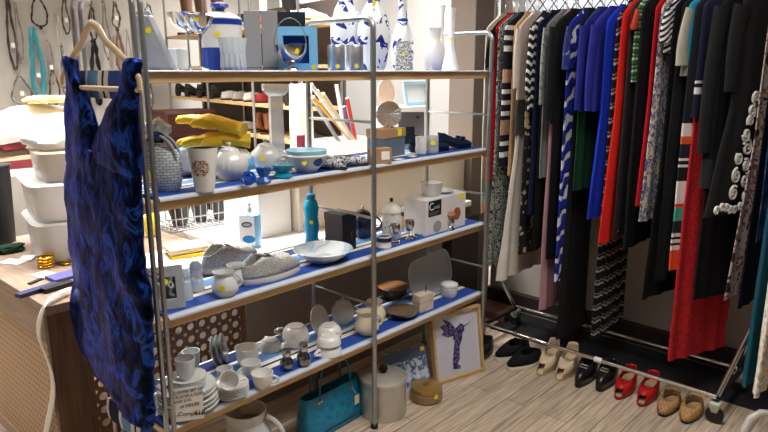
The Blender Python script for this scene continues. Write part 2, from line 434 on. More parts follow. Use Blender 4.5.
beige = mat('#d5c8b8', .7, 0, .04, 5)
cnt = thing('white_counter', 'long white stepped counter with a raised beige back, behind the shelf unit', 'counter', (2.5, 2.7, 0))
def cb(mb, x0, x1, y0, y1, z0, z1): return mb.bx(x0-2.5, x1-2.5, y0-2.7, y1-2.7, z0, z1)
cb(MB(), 1.66, 3.34, 2.30, 2.46, .778, .812).build('ledge', mat('#f3f1ed', .4), cnt, bevel=.003)
cb(MB(), 1.66, 2.05, 2.46, 3.45, .778, .812).build('worktop', mat('#f3f1ed', .4), cnt, bevel=.003)
cb(MB(), 2.05, 3.48, 2.462, 2.98, .0, 1.10).build('raised_block', beige, cnt, bevel=.003)
cb(MB(), 2.04, 3.49, 2.45, 2.99, 1.10, 1.13).build('upper_top', mat('#f6f4f0', .4), cnt, bevel=.003)
cb(MB(), 1.66, 3.17, 2.40, 2.455, 0, .776).build('front_panel', mat('#8d8680', .7), cnt)
cb(MB(), 3.18, 3.48, 2.33, 2.455, 0, .70).build('end_cabinet', mat('#33261f', .5), cnt, bevel=.003)

CZ = .8125      # top of the white ledge
def box_thing(name, label, cat, c, d, m, rz=0, group=None, bevel=.002, parts=()):
    t = thing(name, label, cat, c, rz, group)
    MB().bx(-d[0]/2, d[0]/2, -d[1]/2, d[1]/2, 0, d[2]).build('body', m, t, bevel=bevel)
    return t
t = box_thing('white_carton', 'tall plain white carton standing on the white worktop behind the soap bottle', 'box', (1.935, 2.66, CZ), (.2, .3, .33), white_pl)
# things on the upper top
UZ = 1.1305
def on_upper(px, row, y): p = at_y(px, row, y); return p
p = at_y(345, 110, 2.75)
bin_ = thing('poster_box', 'white open box of paper rolls on the upper counter behind the second shelf', 'box', (p.x, 2.75, UZ), 0)
mb = MB()
for (x0, x1, y0, y1) in ((-.17, .17, -.12, -.115), (-.17, .17, .115, .12), (-.17, -.165, -.115, .115), (.165, .17, -.115, .115)): mb.bx(x0, x1, y0, y1, 0, .1)
mb.bx(-.165, .165, -.115, .115, 0, .005); mb.build('body', white_pl, bin_)
rolls = [(-.06, '#d8d4cc', .46), (-.02, '#d9b440', .42), (.02, '#c9c2b4', .40), (.05, '#c98f2e', .38), (.09, '#4c6a48', .34), (-.1, '#a8b0b4', .44), (.11, '#b83a34', .36), (.0, '#efece6', .45), (.13, '#7c5a86', .3)]
adj = ['silver grey', 'yellow', 'beige', 'amber', 'dark green', 'blue grey', 'red', 'white', 'mauve']
for i, ((dx, c, ln), a) in enumerate(zip(rolls, adj)):
    b0 = Vector((p.x+dx*.6+.07, 2.75+(-.09+.021*i), UZ+.019)); tilt = -.5+.05*(i % 3) if i < 6 else -.1
    t = thing('paper_roll', '%s paper roll leaning in the white open box' % a, 'paper roll', b0, 0, 'paper rolls in the white box')
    e = Vector((tilt*.72, .01, ln*.86))
    MB().tube([(0, 0, 0), e], .0115, 10).build('roll', mat(c, .6), t)
    MB().tube([e*1.0, e*1.012], .0118, 10).build('rim', paper, t)
# white cabinet box with round hoop and blue frame
p = at_y(400, 106, 2.85)
t = box_thing('white_storage_box', 'white box on the upper counter under the pale blue frame', 'box', (p.x, 2.84, UZ), (.36, .22, p.z-UZ), white_pl)
topz = p.z+.001
fx = at_y(418, 104, 2.80).x
t = thing('picture_frame', 'pale blue empty frame leaning on the white box behind the shelf', 'frame', (fx, 2.80, topz), 0)
w_, h_ = .23, .16
mb = MB(); q = Matrix.Rotation(-.2, 3, 'X')
for (x, z, sx, sz) in ((-w_/2, h_/2, .022, h_), (w_/2, h_/2, .022, h_), (0, .011, w_, .022), (0, h_-.011, w_, .022)): mb.box(q @ Vector((x, 0, z)), (sx, .014, sz), q)
mb.build('frame', mat('#9fc4d6', .5), t, bevel=.001)
mb = MB(); mb.box(q @ Vector((0, .006, h_/2)), (w_-.02, .003, h_-.02), q); mb.build('picture', mat('#e9eef0', .4), t)
hx = at_y(388, 104, 2.84)
t = thing('wall_plate', 'round pale peach plate leaning against the wall above the white box', 'plate', (hx.x, 2.86, topz+.004), 0)
q = Matrix.Rotation(pi/2-.12, 3, 'X')
MB().lathe([(0, 0), (.05, 0), (.085, .008), (.0855, .012), (.05, .005), (0, .004)], 28, (0, 0, .085), q).build('plate', mat('#ead9cb', .3), t)
MB().lathe([(.086, .007), (.0875, .009), (.086, .0125), (.084, .0105)], 28, (0, 0, .085), q).build('rim', mat('#d9bda8', .3), t)
# white bag hanging at the end of the shoe rack
p = at_y(302, 137, 2.8)
t = thing('paper_bag', 'tall white paper bag standing on the upper counter by the shoe rack', 'bag', (p.x, 2.8, UZ), .2)
h_ = max(.2, at_y(300, 84, 2.8).z-UZ)
MB().rings([[(sx*.062*s, sy*.035*s, z) for sx, sy in ((-1, -1), (1, -1), (1, 1), (-1, 1))] for z, s in ((0, 1), (h_*.5, 1.0), (h_, .92))], True, False).build('body', paper, t, solid=.002)
MB().tube(arc((0, -.034, h_), .03, 0, pi, 8, (1, 0, 0), (0, 0, 1)), .002, 6).build('handle', paper, t)
p = at_y(285, 128, 2.72)
lowz = UZ
def crumple(name, label, cat, c, d, m, seed=1, amp=.25, group=None, rz=0, child=None):
    t = thing(name, label, cat, c, rz, group); mb = MB(); rs = []; n, mm = 28, 12
    for k in range(mm+1):
        a = pi*k/mm; ring = []
        for i in range(n):
            b = 2*pi*i/n
            v = Vector((math.copysign(abs(math.sin(a)*math.cos(b))**.7, math.cos(b)), math.copysign(abs(math.sin(a)*math.sin(b))**.7, math.sin(b)), -math.cos(a)))
            f = 1+amp*mnoise.noise(v*2.2+Vector((seed*7.1, 0, 0)))+amp*.5*mnoise.noise(v*6+Vector((0, seed*3.3, 0)))
            v = v*f
            ring.append((v.x*d[0]/2, v.y*d[1]/2, max(0, (v.z+.75)/1.75*d[2])))
        rs.append(ring)
    mb.rings(rs); mb.build(child or 'body', m, t, ang=55)
    return t

# ---------------------------------------------------------------- on the desk, left
p = at_z(52, 254, DZ)
def tub(name, label, c, d, m, lidm, rz=0, taper=.95, lid=True, ):
    t = thing(name, label, 'storage box', c, rz)
    rs = []
    for z, s in ((0, taper), (d[2]*.96, 1), (d[2]*.96, .97), (.006, taper*.97)):
        ring = []
        for k in range(32):
            a = 2*pi*k/32; ca, sa = math.cos(a), math.sin(a)
            ring.append((math.copysign(abs(ca)**.3, ca)*d[0]/2*s, math.copysign(abs(sa)**.3, sa)*d[1]/2*s, z))
        rs.append(ring)
    MB().rings(rs).build('tub', m, t)
    if lid:
        rs = []
        for z, s in ((d[2]*.965, 1.05), (d[2]*.99, 1.06), (d[2]*1.03, 1.03), (d[2]*1.03, .9)):
            rs.append([(math.copysign(abs(math.cos(2*pi*k/32))**.3, math.cos(2*pi*k/32))*d[0]/2*s, math.copysign(abs(math.sin(2*pi*k/32))**.3, math.sin(2*pi*k/32))*d[1]/2*s, z) for k in range(32)])
        MB().rings(rs).build('lid', lidm, t)
    return t
clearp = mat('#e9edee', .3, 0, .03, trans=.25)
lidm = mat('#f3f4f4', .35, 0, .02, trans=.15)
rzb = -.2
B = Vector((1.22, 3.05, DZ+.001))
def hrow(pt, row): return z_at(pt, row)
h1 = hrow(B, 212)-DZ; 
tub('storage_tub', 'large clear plastic storage tub on the desk beside the gold bangles', B, (.46, .42, h1), clearp, lidm, rzb)
B2 = Vector((B.x, B.y, DZ+h1*1.03+.002)); h2 = hrow(B2, 176)-B2.z
tub('storage_tub', 'white lidded plastic tub stacked in the middle of the tub pile', B2, (.46, .42, h2), lidm, lidm, rzb)
B3 = Vector((B.x+.02, B.y, B2.z+h2*1.03+.002)); h3 = hrow(B3, 147)-B3.z
tub('storage_tub', 'shallow clear tub with tan contents on top of the tub pile', B3, (.40, .38, h3), mat('#e2d9cd', .3, trans=.3), mat('#e6d3b4', .5), rzb)
crumple('plastic_bag', 'flat white see-through plastic bag lying on top of the tub pile', 'bag', (B3.x-.03, B3.y+.02, B3.z+h3*1.03+.002), (.40, .36, .085), mat('#f1f0f0', .3, trans=.25), 3, .2)
p = at_z(6, 244, DZ)
t = thing('waste_bin', 'tall black round bin at the far left on the desk', 'bin', (p.x-.005, p.y+.06, DZ+.001))
hb = z_at(t.location, 166)-DZ
MB().lathe([(0, 0), (.068, 0), (.082, hb), (.078, hb), (.065, .006), (0, .006)], 28).build('body', black_m, t)
MB().lathe([(.08, hb-.006), (.086, hb-.004), (.086, hb+.004), (.079, hb+.005)], 28).build('rim', mat('#26262a', .4), t)
crumple('green_cloth', 'dark green cloth bundle lying in front of the black bin', 'cloth', at_z(8, 251, DZ)+Vector((.0, -.02, .001)), (.13, .09, .035), fabric('#1f3d2c'), 5, .3)
# gold bangles
p = at_z(45, 268, DZ)+Vector((.01, .012, 0))
for i, a in enumerate(('bottom', 'second from bottom', 'middle', 'topmost')):
    o = MB().lathe([(.030, -.0055), (.034, -.003), (.0345, .003), (.031, .0055), (.0285, .003), (.0285, -.003)], 30).build('bangle', gold, None)
    o.location = (p.x+.002*(i % 2), p.y, DZ+.0065+i*.0125); props(o, 'gold bangle on the desk, %s of the stack' % a, 'bangle', 'stacked gold bangles')
o = MB().lathe([(0, 0), (.022, .001), (.03, .006), (.0285, .007), (.02, .003), (0, .002)], 24).build('gold_dish', gold); o.location = (p.x+.075, p.y-.02, DZ+.001)
props(o, 'little gold dish on the desk right of the bangles', 'dish')
def flat_on_desk(name, label, cat, px, py, d, m, rz, h=0):
    q = at_z(px, py, DZ); o = MB().bx(-d[0]/2, d[0]/2, -d[1]/2, d[1]/2, 0, d[2]).build(name, m, None, bevel=min(.001, d[2]/3))
    o.location = (q.x, q.y, DZ+.001+h); o.rotation_euler.z = rz; return props(o, label, cat)
flat_on_desk('paper_card', 'white printed card on the desk left of the bangles', 'card', 14, 262, (.07, .11, .002), paper, .5)
flat_on_desk('paper_card', 'second white card under the bangles edge on the desk', 'card', 27, 259, (.06, .09, .002), mat('#dfe3dc', .7), -.6, .003)
flat_on_desk('price_card', 'small ivory card with brown print in front of the bangles', 'card', 44, 275, (.07, .09, .002), mat('#e9e0cc', .7), .2)
flat_on_desk('notebook', 'lilac notebook lying on the desk beside the blue dress', 'notebook', 66, 277, (.13, .09, .012), mat('#5a5a98', .6), .1)
flat_on_desk('pen_case', 'long navy case at the desk corner under the black strap', 'case', 38, 292, (.16, .035, .016), mat('#2d2f62', .5), .25)
flat_on_desk('sunglasses_case', 'black case beside the navy case at the desk corner', 'case', 58, 289, (.12, .035, .018), black_m, .2)
flat_on_desk('black_strap', 'short black strap lying near the bangles', 'strap', 36, 282, (.07, .018, .006), black_m, .5)
o = MB().lathe([(0, 0), (.009, 0), (.009, .001), (0, .001)], 14).build('yellow_dot', yellow_st); q = at_z(22, 285, DZ); o.location = (q.x+.01, q.y+.01, DZ+.0005)
props(o, 'yellow round price dot stuck on the desk top near its corner', 'sticker')
# white ribbon hanging down over the desk corner
pts = [(73, 287, None), (60, 292, None), (48, 299, None)]
rb = [at_z(a, b, DZ+.024) for a, b, _ in pts]+[at_z(44, 306, DZ+.012)]
xr = DX0-.012
for a, b in ((40, 318), (38, 335), (43, 352), (52, 372), (55, 392), (50, 412), (45, 432), (43, 455)):
    q = at_x(a, b, xr); rb.append(Vector((xr-.004*math.sin(b*.1), q.y if q.y > 2.31 else 2.31, max(.02, q.z))))
rs = []
for i, v in enumerate(rb):
    w_ = Vector((0, .023, .005)) if i > 3 else Vector((.006, .022, 0))
    nn = Vector((.002, 0, 0)) if i > 3 else Vector((0, 0, .002))
    rs.append([v-w_-nn, v+w_-nn, v+w_+nn, v-w_+nn])
o = MB().rings(rs).build('white_ribbon', mat('#ecebe8', .5), None, sub=1)
props(o, 'long white ribbon belt hanging over the corner of the brown desk', 'ribbon')

# ---------------------------------------------------------------- on the worktop behind the third shelf
def wire_basket():
    a, b, c = at_z(150, 243, CZ), at_z(238, 243, CZ), None
    t = thing('wire_basket', 'black and chrome wire dish basket behind the third shelf', 'basket', (1.80, 3.04, CZ+.002), -.1)
    w_, d_, h_ = .42, .30, .15; mb = MB(); r = .0028
    for z, s in ((.004, .94), (.07, .97), (h_, 1)):
        mb.tube([(-w_/2*s, -d_/2*s, z), (w_/2*s, -d_/2*s, z), (w_/2*s, d_/2*s, z), (-w_/2*s, d_/2*s, z)], r*1.3, 6, True)
    for k in range(13):
        x = -w_/2+w_*k/12
        mb.tube([(x, -d_/2, h_), (x*.94, -d_/2*.94, .004), (x*.94, d_/2*.94, .004), (x, d_/2, h_)], r, 5)
    for k in range(7):
        y = -d_/2+d_*k/6
        mb.tube([(-w_/2, y, h_), (-w_/2*.94, y*.94, .004), (w_/2*.94, y*.94, .004), (w_/2, y, h_)], r, 5)
    mb.build('wires', mat('#9a9b9d', .3, .9), t)
    for s in (-1, 1):
        MB().tube([(s*w_/2, -.06, h_), (s*(w_/2+.03), -.05, h_+.03), (s*(w_/2+.03), .05, h_+.03), (s*w_/2, .06, h_)], .0035, 8).build('handle', black_m, t)
    for i, (x, y, r_, c) in enumerate(((-.1, .0, .06, '#1c1c1f'), (.05, .02, .055, '#2b2b30'), (.15, -.03, .045, '#34343a'))):
        o = MB().lathe([(0, 0), (r_*.6, 0), (r_, .1), (r_*.94, .1), (r_*.55, .006), (0, .006)], 20).build('dark_pan', mat(c, .4), None)
        o.location = (1.80+x*.9, 3.04+y, CZ+.009); props(o, ('left', 'middle', 'right')[i]+'most dark bowl inside the wire dish basket' if i != 1 else 'dark bowl in the middle of the wire dish basket', 'bowl', 'bowls in the dish basket')
wire_basket()
o = crumple('yellow_packet', 'yellow packet standing left of the wire basket', 'packet', at_z(160, 236, DZ)+Vector((-.03, .02, .005)), (.08, .05, .12), mat('#e3c92f', .5), 9, .15)
def towel(name, label, c, d, m, rz, layers=3):
    t = thing(name, label, 'towel', c, rz); mb = MB()
    for k in range(layers):
        z0 = d[2]*k/layers; z1 = d[2]*(k+1)/layers-.001; s = 1-.03*k
        prof = []
        for j in range(12):
            a = -pi/2+pi*j/11; prof.append((d[0]/2*s-.006+.006*math.cos(a), (z0+z1)/2+(z1-z0)/2*math.sin(a)))
        for j in range(12):
            a = pi/2+pi*j/11; prof.append((-d[0]/2*s+.006+.006*math.cos(a), (z0+z1)/2+(z1-z0)/2*math.sin(a)))
        mb.rings([[(x, y*s, z+.003*math.sin(x*30+k)) for x, z in prof] for y in (-d[1]/2, -d[1]/4, 0, d[1]/4, d[1]/2)])
    mb.build('folds', m, t)
    return t
q = at_z(196, 258, DZ)
towel('yellow_towel', 'folded yellow cloth under the cream cloth on the white paper', (q.x+.02, q.y+.07, DZ+.006), (.21, .15, .016), fabric('#d8b92f'), -.35, 2)
towel('cream_towel', 'folded cream cloth on top of the yellow cloth', (q.x+.01, q.y+.085, DZ+.024), (.20, .14, .024), fabric('#cdb9a2'), -.25, 2)
# soap bottle
p, r, h = seat(251, 249, 197, 24, CZ)
p = Vector((1.735, 2.40, CZ)) if p.y < 2.33 else p
t = thing('soap_bottle', 'pump bottle of blue and white hand soap on the white ledge', 'bottle', p, ANG-pi/2)
h = z_at(p, 212)-CZ; w_ = 21/2*depth(p)/F
rs = []
for z, s in ((0, .9), (.006, 1), (h*.5, 1.02), (h*.93, .98), (h, .55), (h+.006, .3)):
    rs.append([(math.copysign(abs(math.cos(2*pi*k/28))**.6, math.cos(2*pi*k/28))*w_*s, math.copysign(abs(math.sin(2*pi*k/28))**.6, math.sin(2*pi*k/28))*w_*.6*s, z) for k in range(28)])
MB().rings(rs).build('body', mat('#8cc8ee', .25, trans=.2), t)
MB().bx(-w_*.85, w_*.55, -w_*.66, -w_*.6, h*.08, h*.9).build('label_panel', mat('#e4edf6', .4), t)
MB().lathe([(0, 0), (w_*.5, 0), (w_*.5, .001), (0, .001)], 24, (-w_*.15, -w_*.665, h*.68), Matrix.Rotation(pi/2, 3, 'X') @ Matrix.Diagonal((1, .55, 1))).build('logo', mat('#3d4754', .4), t)
MB().lathe([(0, 0), (w_*.36, 0), (w_*.36, .001), (0, .001)], 24, (-w_*.15, -w_*.668, h*.68), Matrix.Rotation(pi/2, 3, 'X') @ Matrix.Diagonal((1, .4, 1))).build('logo_inner', mat('#aab4bd', .4), t)  # paler oval inside the dark logo
MB().lathe([(0, 0), (w_*.6, 0), (w_*.6, .001), (0, .001)], 24, (0, -w_*.665, h*.26), Matrix.Rotation(pi/2, 3, 'X') @ Matrix.Diagonal((1, .62, 1))).build('blue_emblem', mat('#1f7fc4', .3), t)
pm_ = MB().lathe([(0, h), (.011, h+.004), (.011, h+.02), (.005, h+.022), (.005, h+.035), (.012, h+.036), (.012, h+.045), (0, h+.046)], 18)
pm_.tube([(0, 0, h+.041), (-.01, -.015, h+.042), (-.018, -.028, h+.036)], .004, 8); pm_.build('pump', white_pl, t)
# ---------------------------------------------------------------- far table with papers and books, left background
ty = 4.15; tz = at_y(30, 170, ty).z
t = thing('white_table', 'white table with papers in the left background behind the tubs', 'table', (1.75, 4.5, 0))
MB().bx(-.85, .60, -.35, .4, tz-.03, tz).build('table_top', white_pl, t, bevel=.002)
for a in (-.8, .55):
    for b in (-.31, .36): MB().bx(a-.02, a+.02, b-.02, b+.02, 0, tz-.03).build('leg', white_pl, t)
bk = [('#7a2430', .05), ('#c9b79a', .03), ('#54402f', .04), ('#93323a', .035)]
z = tz
for i, (c, h_) in enumerate(bk):
    q = at_y(14, 165, 4.3)
    o = MB().bx(-.15, .15, -.1, .1, 0, h_-.001).build('book', mat(c, .6), None, bevel=.003); o.location = (q.x+.02*i, 4.35, z+.001); o.rotation_euler.z = .1*i-.1; z += h_
    props(o, '%s book in the flat pile on the far table, %s' % (('dark red', 'tan', 'brown', 'crimson')[i], ('at the bottom', 'second up', 'third up', 'on top')[i]), 'book', 'books on the far table')
crumple('sack', 'white cloth sack lying on the books on the far table', 'sack', (at_y(20, 140, 4.3).x, 4.35, z+.002), (.5, .34, .16), mat('#f2efea', .6), 11, .2)
q = at_y(35, 124, 4.6)
o = crumple('paper_pile', 'heap of white paper with a cream top in the left background', 'paper', (q.x+.05, 4.70, tz+.001), (.75, .3, at_y(35, 108, 4.6).z-tz), mat('#efe9dc', .7), 12, .18)
o = crumple('cream_scarf', 'crumpled cream yellow scarf on top of the paper heap', 'scarf', (at_y(42, 110, 4.6).x+.06, 4.6, at_y(35, 108, 4.6).z+.03), (.32, .2, .05), fabric('#e3cf97'), 14, .3)
t = box_thing('leather_chest', 'dark brown leather chest behind the basket bag', 'chest', (2.60, 4.45, 0), (.40, .35, at_y(165, 113, 4.2).z), mat('#35170f', .6, bmp=.2, spec=.25), -.2, None, .02)
hz = at_y(165, 113, 4.2).z
MB().bx(-.205, .205, -.185, .185, hz*.86, hz*.875).build('lid_seam', mat('#2c1613', .5), t)
# ---------------------------------------------------------------- necklaces on the far wall
WY = 5.74
nk = [(6, -6, 70, 5, '#4a4038', .010, 'dark bead', 0), (14, 2, 60, 4, '#8a8076', .006, 'thin grey', 0), (31, 28, 98, 8, '#3f9aa8', .020, 'chunky teal bead', 1), (37, -4, 26, 12, '#2e2a2c', .008, 'black cord', 1),
      (47, 40, 82, 5, '#9c8f84', .006, 'fine taupe', 1), (56, 15, 62, 4, '#c7c2ba', .006, 'fine silver', 0), (63, -5, 34, 5, '#5c544c', .008, 'short bronze', 0), (61, 45, 98, 6, '#77706a', .007, 'long grey chain', 1),
      (18, 76, 104, 14, '#6a6660', .008, 'wide grey collar', 0), (52, 70, 104, 8, '#50484a', .007, 'dark grey V shaped', 1), (44, 95, 112, 5, '#35302e', .010, 'small black', 1), (89, 5, 40, 5, '#3c3836', .009, 'black and silver bead', 0),
      (93, 40, 100, 7, '#1f1c1d', .018, 'thick black', 1), (102, 0, 60, 5, '#8e857c', .007, 'grey stone', 0), (113, 2, 28, 6, '#5d534a', .010, 'brown bead loop', 1), (118, 32, 70, 6, '#8c6a58', .012, 'long copper', 0),
      (126, 30, 98, 5, '#a49b92', .007, 'pale bead', 1), (146, 4, 24, 7, '#514a46', .008, 'dark loop', 0), (148, 74, 108, 5, '#6a5f58', .008, 'grey brown', 1), (155, 28, 72, 5, '#776d66', .007, 'taupe bead', 0), (80, 88, 108, 8, '#79736d', .008, 'silver plated', 1)]
for i, (px, t0, t1, w_, c, r_, a, pend) in enumerate(nk):
    top, bot = at_y(px, t0, WY-.03), at_y(px, t1, WY-.03); hh = top.z-bot.z; ww = w_/2*.0094
    t = thing('necklace', '%s necklace hanging on the grey wall in the background' % a, 'necklace', (top.x, WY-.035-.014*(i % 3), bot.z), 0, 'necklaces on the grey wall')
    pts = []
    for k in range(25):
        f = k/24; ang = 2*pi*f
        x = ww*math.sin(ang)*(1-.55*math.cos(ang)); z_ = hh*(.5+.5*math.cos(ang))
        pts.append((x+.004*math.sin(i+k), .006*math.sin(k*1.7), z_))
    mb = MB().tube(pts[:-1], [r_*1.1*(.6+.4*(k % 2)) for k in range(24)], 6, True); mb.build('beads', mat(c, .35, .3), t)
    MB().tube([(0, .046+.014*(i % 3), hh+.002), (0, -.005, hh-.004), (0, -.006, hh+.01)], .003, 6).build('hook', steel, t)
    if pend: MB().ball((0, -.004, -.01), r_*1.8, 10, 6, (1, .5, 1.3)).build('pendant', mat(c, .25, .4, .2), t)
    if i % 2 == 0: MB().bx(-.014, .014, -.012, -.010, hh*.3, hh*.3+.035).build('price_tag', paper, t)
# ================================================================== generic tableware
def cup_mb(r, h, foot=.6, flare=1.0, t=.003):
    return [(0, 0), (r*foot, 0), (r*foot, .003), (r*(foot+.18), h*.18), (r*.93, h*.5), (r*flare, h), (r*flare-t, h), (r*.93-t, h*.5), (r*(foot+.14)-t, h*.2), (0, .006)]
def handle_pts(r, z0, z1, out, n=10, ax=(1, 0, 0)):
    c = (z0+z1)/2; a = Vector(ax)
    return [a*(r-.002)+Vector((0, 0, z1))]+[a*(r+out*math.sin(pi*k/(n-1))**.8)+Vector((0, 0, z1+(z0-z1)*k/(n-1))) for k in range(1, n-1)]+[a*(r-.002)+Vector((0, 0, z0))]
def cup(label, p, r, h, m, rz=0, name='cup', group=None, tilt=None, foot=.6, handle=True, flare=1.0):
    t = thing(name, label, 'cup', p, rz, group)
    MB().lathe(cup_mb(r, h, foot, flare), 24).build('bowl', m, t)
    if handle: MB().tube(handle_pts(r*.93, h*.25, h*.8, r*.55), r*.09+.001, 8).build('handle', m, t)
    if tilt: t.rotation_euler = tilt
    return t
def plate_prof(r, h): return [(0, 0), (r*.55, 0), (r*.6, .002), (r, h), (r*1.0, h+.0025), (r*.97, h+.003), (r*.58, .005), (0, .005)]

# ---------------------------------------------------------------- TOP SHELF
def tp(px, y): return at_y(px, 71, y)
def sc(p): return depth(p)/F
def topitem(px, y, top): p = tp(px, y); p.z = Z1; return p, z_at(p, top)-Z1, sc(p)
for i, (px, y, top, wd, lab) in enumerate(((190, 2.10, 13, 38, 'taller silver champagne coupe at the back left of the top shelf'), (202, 1.98, 16, 28, 'silver champagne coupe standing in front of the white jar'))):
    p, h, s = topitem(px, y, top); r = wd/2*s
    t = thing('goblet', lab, 'goblet', p, 0, 'silver goblets on the top shelf')
    MB().lathe([(0, h*.66), (r*.25, h*.67), (r*.75, h*.8), (r, h), (r*.97, h), (r*.7, h*.82), (0, h*.7)], 28).build('bowl', silver, t)
    MB().lathe([(.006, h*.05), (.004, h*.12), (.004, h*.55), (.007, h*.6), (.009, h*.665), (0, h*.67)], 14).build('stem', silver, t)
    MB().lathe([(0, 0), (r*.75, 0), (r*.72, h*.02), (.012, h*.06), (0, h*.07)], 28).build('foot', silver, t)
    if i: sticker(t, (r*.9*-.7, -r*.95*.7, h*.93), TO_CAM)
p, h, s = topitem(223, 2.13, 2)
t = thing('ginger_jar', 'large white lidded jar with blue bands and blue knob on the top shelf', 'jar', p)
r = 20.5*s
MB().lathe([(0, 0), (r*.94, 0), (r, h*.06), (r, h*.68), (r*.97, h*.72), (r*.95, h*.72), (0, h*.71)], 36).build('body', china, t)
MB().lathe([(r*1.004, h*.0), (r*1.006, h*.33), (r*.9, h*.33), (r*.9, .0)], 36).build('blue_band', blue_ink, t)
MB().lathe([(0, h*.72), (r*1.0, h*.72), (r*1.01, h*.76), (r*.85, h*.80), (r*.5, h*.85), (0, h*.87)], 36).build('lid', china, t)
MB().lathe([(r*.99, h*.665), (r*1.02, h*.665), (r*1.03, h*.74), (r*.99, h*.75)], 36).build('rim_band', blue_ink, t)
MB().lathe([(0, h*.85), (r*.18, h*.85), (r*.22, h*.89), (r*.45, h*.93), (r*.4, h*.97), (r*.12, h), (0, h)], 24).build('knob', blue_ink, t)
sticker(t, (-.7*r, -.74*r, h*.52), TO_CAM, .011)
p, h, s = topitem(234, 1.97, 38); r = 14*s
t = thing('crystal_vase', 'cut crystal tumbler vase in front of the blue banded jar', 'vase', p)
fnc = lambda a, z: 1+.05*math.cos(a*14+z*160)
MB().lathe([(0, 0), (r*.85, 0), (r*.9, h*.1), (r*.85, h*.5), (r, h), (r*.88, h), (r*.74, h*.5), (r*.72, h*.12), (0, h*.1)], 56, fn=fnc).build('body', mat('#f2f6f8', .05, 0, .02, trans=.6), t, ang=15)
grey_box = mat('#a4a5a7', .45, .1, .06, 4)
for i, (px, lab) in enumerate(((254.5, 'left one of two tall slate grey box files on the top shelf'), (271, 'right one of two tall slate grey box files, beside the blue gift box'))):
    p, h, s = topitem(px, 2.10, 12); 
    t = thing('box_file', lab, 'box file', p, ANG-pi/2+.18, 'grey box files')
    w_ = 15.5*s
    MB().bx(-w_/2, w_/2, -.06, .06, 0, h).build('case', grey_box, t, bevel=.001)
    MB().bx(-w_/2+.001, w_/2-.001, -.0605, -.060, h*.04, h*.05).build('edge_line', black_m, t)
p, h, s = topitem(291, 2.17, 13)
t = thing('black_box', 'black box behind the light blue gift box on the top shelf', 'box', p, ANG-pi/2+.15); w_ = 30*s
MB().bx(-w_/2, w_/2, -.05, .04, 0, h).build('body', black_m, t, bevel=.001); MB().bx(-w_/2-.001, w_/2+.001, -.051, .041, h*.8, h+.001).build('lid', mat('#1d1d20', .5), t, bevel=.001)
p, h, s = topitem(297, 2.015, 27)
t = thing('gift_box', 'light blue open gift box standing upright behind the silver basket bowl', 'gift box', p, ANG-pi/2+.1); w_ = 42*s
sky = mat('#7cc0ee', .5); mb = MB(); e = w_*.2
for (x0, x1, z0, z1) in ((-w_/2, w_/2, 0, e*.8), (-w_/2, w_/2, h-e, h), (-w_/2, -w_/2+e, e*.8, h-e), (w_/2-e, w_/2, e*.8, h-e)): mb.bx(x0, x1, -.03, .03, z0, z1)
mb.build('case', sky, t, smooth=False); MB().bx(-w_/2+e, w_/2-e, .02, .029, e*.8, h-e).build('lining', mat('#173a86', .6), t)
MB().ball((0, -.004, h*.55), w_*.26, 16, 8, (1, .5, .35)).build('satin_pad', mat('#1b4bab', .35), t)
sticker(t, (w_*.4, -.0305, e*.35), (0, -1, 0), .01)
p, h, s = topitem(291, 1.935, 45); r = 16.5*s
t = thing('basket_bowl', 'silver footed bowl with a thin wire handle on the top shelf', 'bowl', p)
MB().lathe([(0, h*.22), (r*.2, h*.24), (r*.62, h*.4), (r*.95, h*.72), (r, h), (r*.96, h), (r*.6, h*.46), (0, h*.3)], 32).build('bowl', silver, t)
MB().lathe([(0, 0), (r*.55, 0), (r*.5, h*.06), (r*.16, h*.14), (r*.16, h*.2), (r*.22, h*.26), (0, h*.26)], 28).build('foot', silver, t)
hz = z_at(p, 18)-Z1
pts = [Vector((RT[0]*r*.97*math.cos(a), RT[1]*r*.97*math.cos(a), h*.92+(hz-h*.92)*math.sin(a)**.9)) for a in [pi*k/16 for k in range(17)]]
MB().tube(pts, .0018, 6).build('wire_handle', chrome, t)
sticker(t, (-.30*r, -.93*r, h*.75), TO_CAM, .01)
for i, (px, lab) in enumerate(((336.5, 'left brushed steel cup of the pair on the top shelf'), (355, 'right brushed steel cup of the pair on the top shelf'))):
    p, h, s = topitem(px, 1.97, 45); r = 8.6*s
    t = thing('steel_cup', lab, 'cup', p, 0, 'pair of steel cups')
    MB().lathe([(0, 0), (r*.96, 0), (r, .004), (r, h-.003), (r*.97, h), (r*.93, h), (r*.93, .006), (0, .006)], 28).build('body', steel, t)
    MB().lathe([(r*1.0, h*.93), (r*1.03, h*.95), (r*1.0, h*.98)], 28).build('rim_ring', chrome, t)
    sticker(t, (r*-.60, r*-.83, h*.16), TO_CAM, .009)
flor = mat_blot('blue_flower_print', [(0, '#eef0f2'), (.57, '#2a3f96'), (.61, '#1c2b72'), (.68, '#5d74c0'), (.71, '#eef0f2')], 15, 2, .15, 1.2, bmp=0, coat=.5)
def vase(px, y, prof, s_r, top, lab, m, n=32, st=None, body='body'):
    p, h, s = topitem(px, y, top); r = s_r*s
    t = thing('vase', lab, 'vase', p)
    MB().lathe([(a*r, b*h) for a, b in prof], n).build(body, m, t)
    if st: sticker(t, (-.7*r*st[0], -.72*r*st[0], h*st[1]), TO_CAM, .010)
    return t, r, h, p
pv = [(0, 0), (.6, 0), (.75, .06), (1, .38), (.98, .55), (.7, .74), (.42, .84), (.38, .95), (.46, 1), (.40, 1), (.33, .95), (.33, .8), (0, .7)]
t, r, h, p = vase(347, 2.17, pv, 16, -14, 'white vase with blue flowers behind the pair of steel cups', flor, st=None)
MB().lathe([(r*.44, h*.985), (r*.47, h), (r*.41, h*1.003), (r*.38, h*.99)], 28).build('lip', china, t)
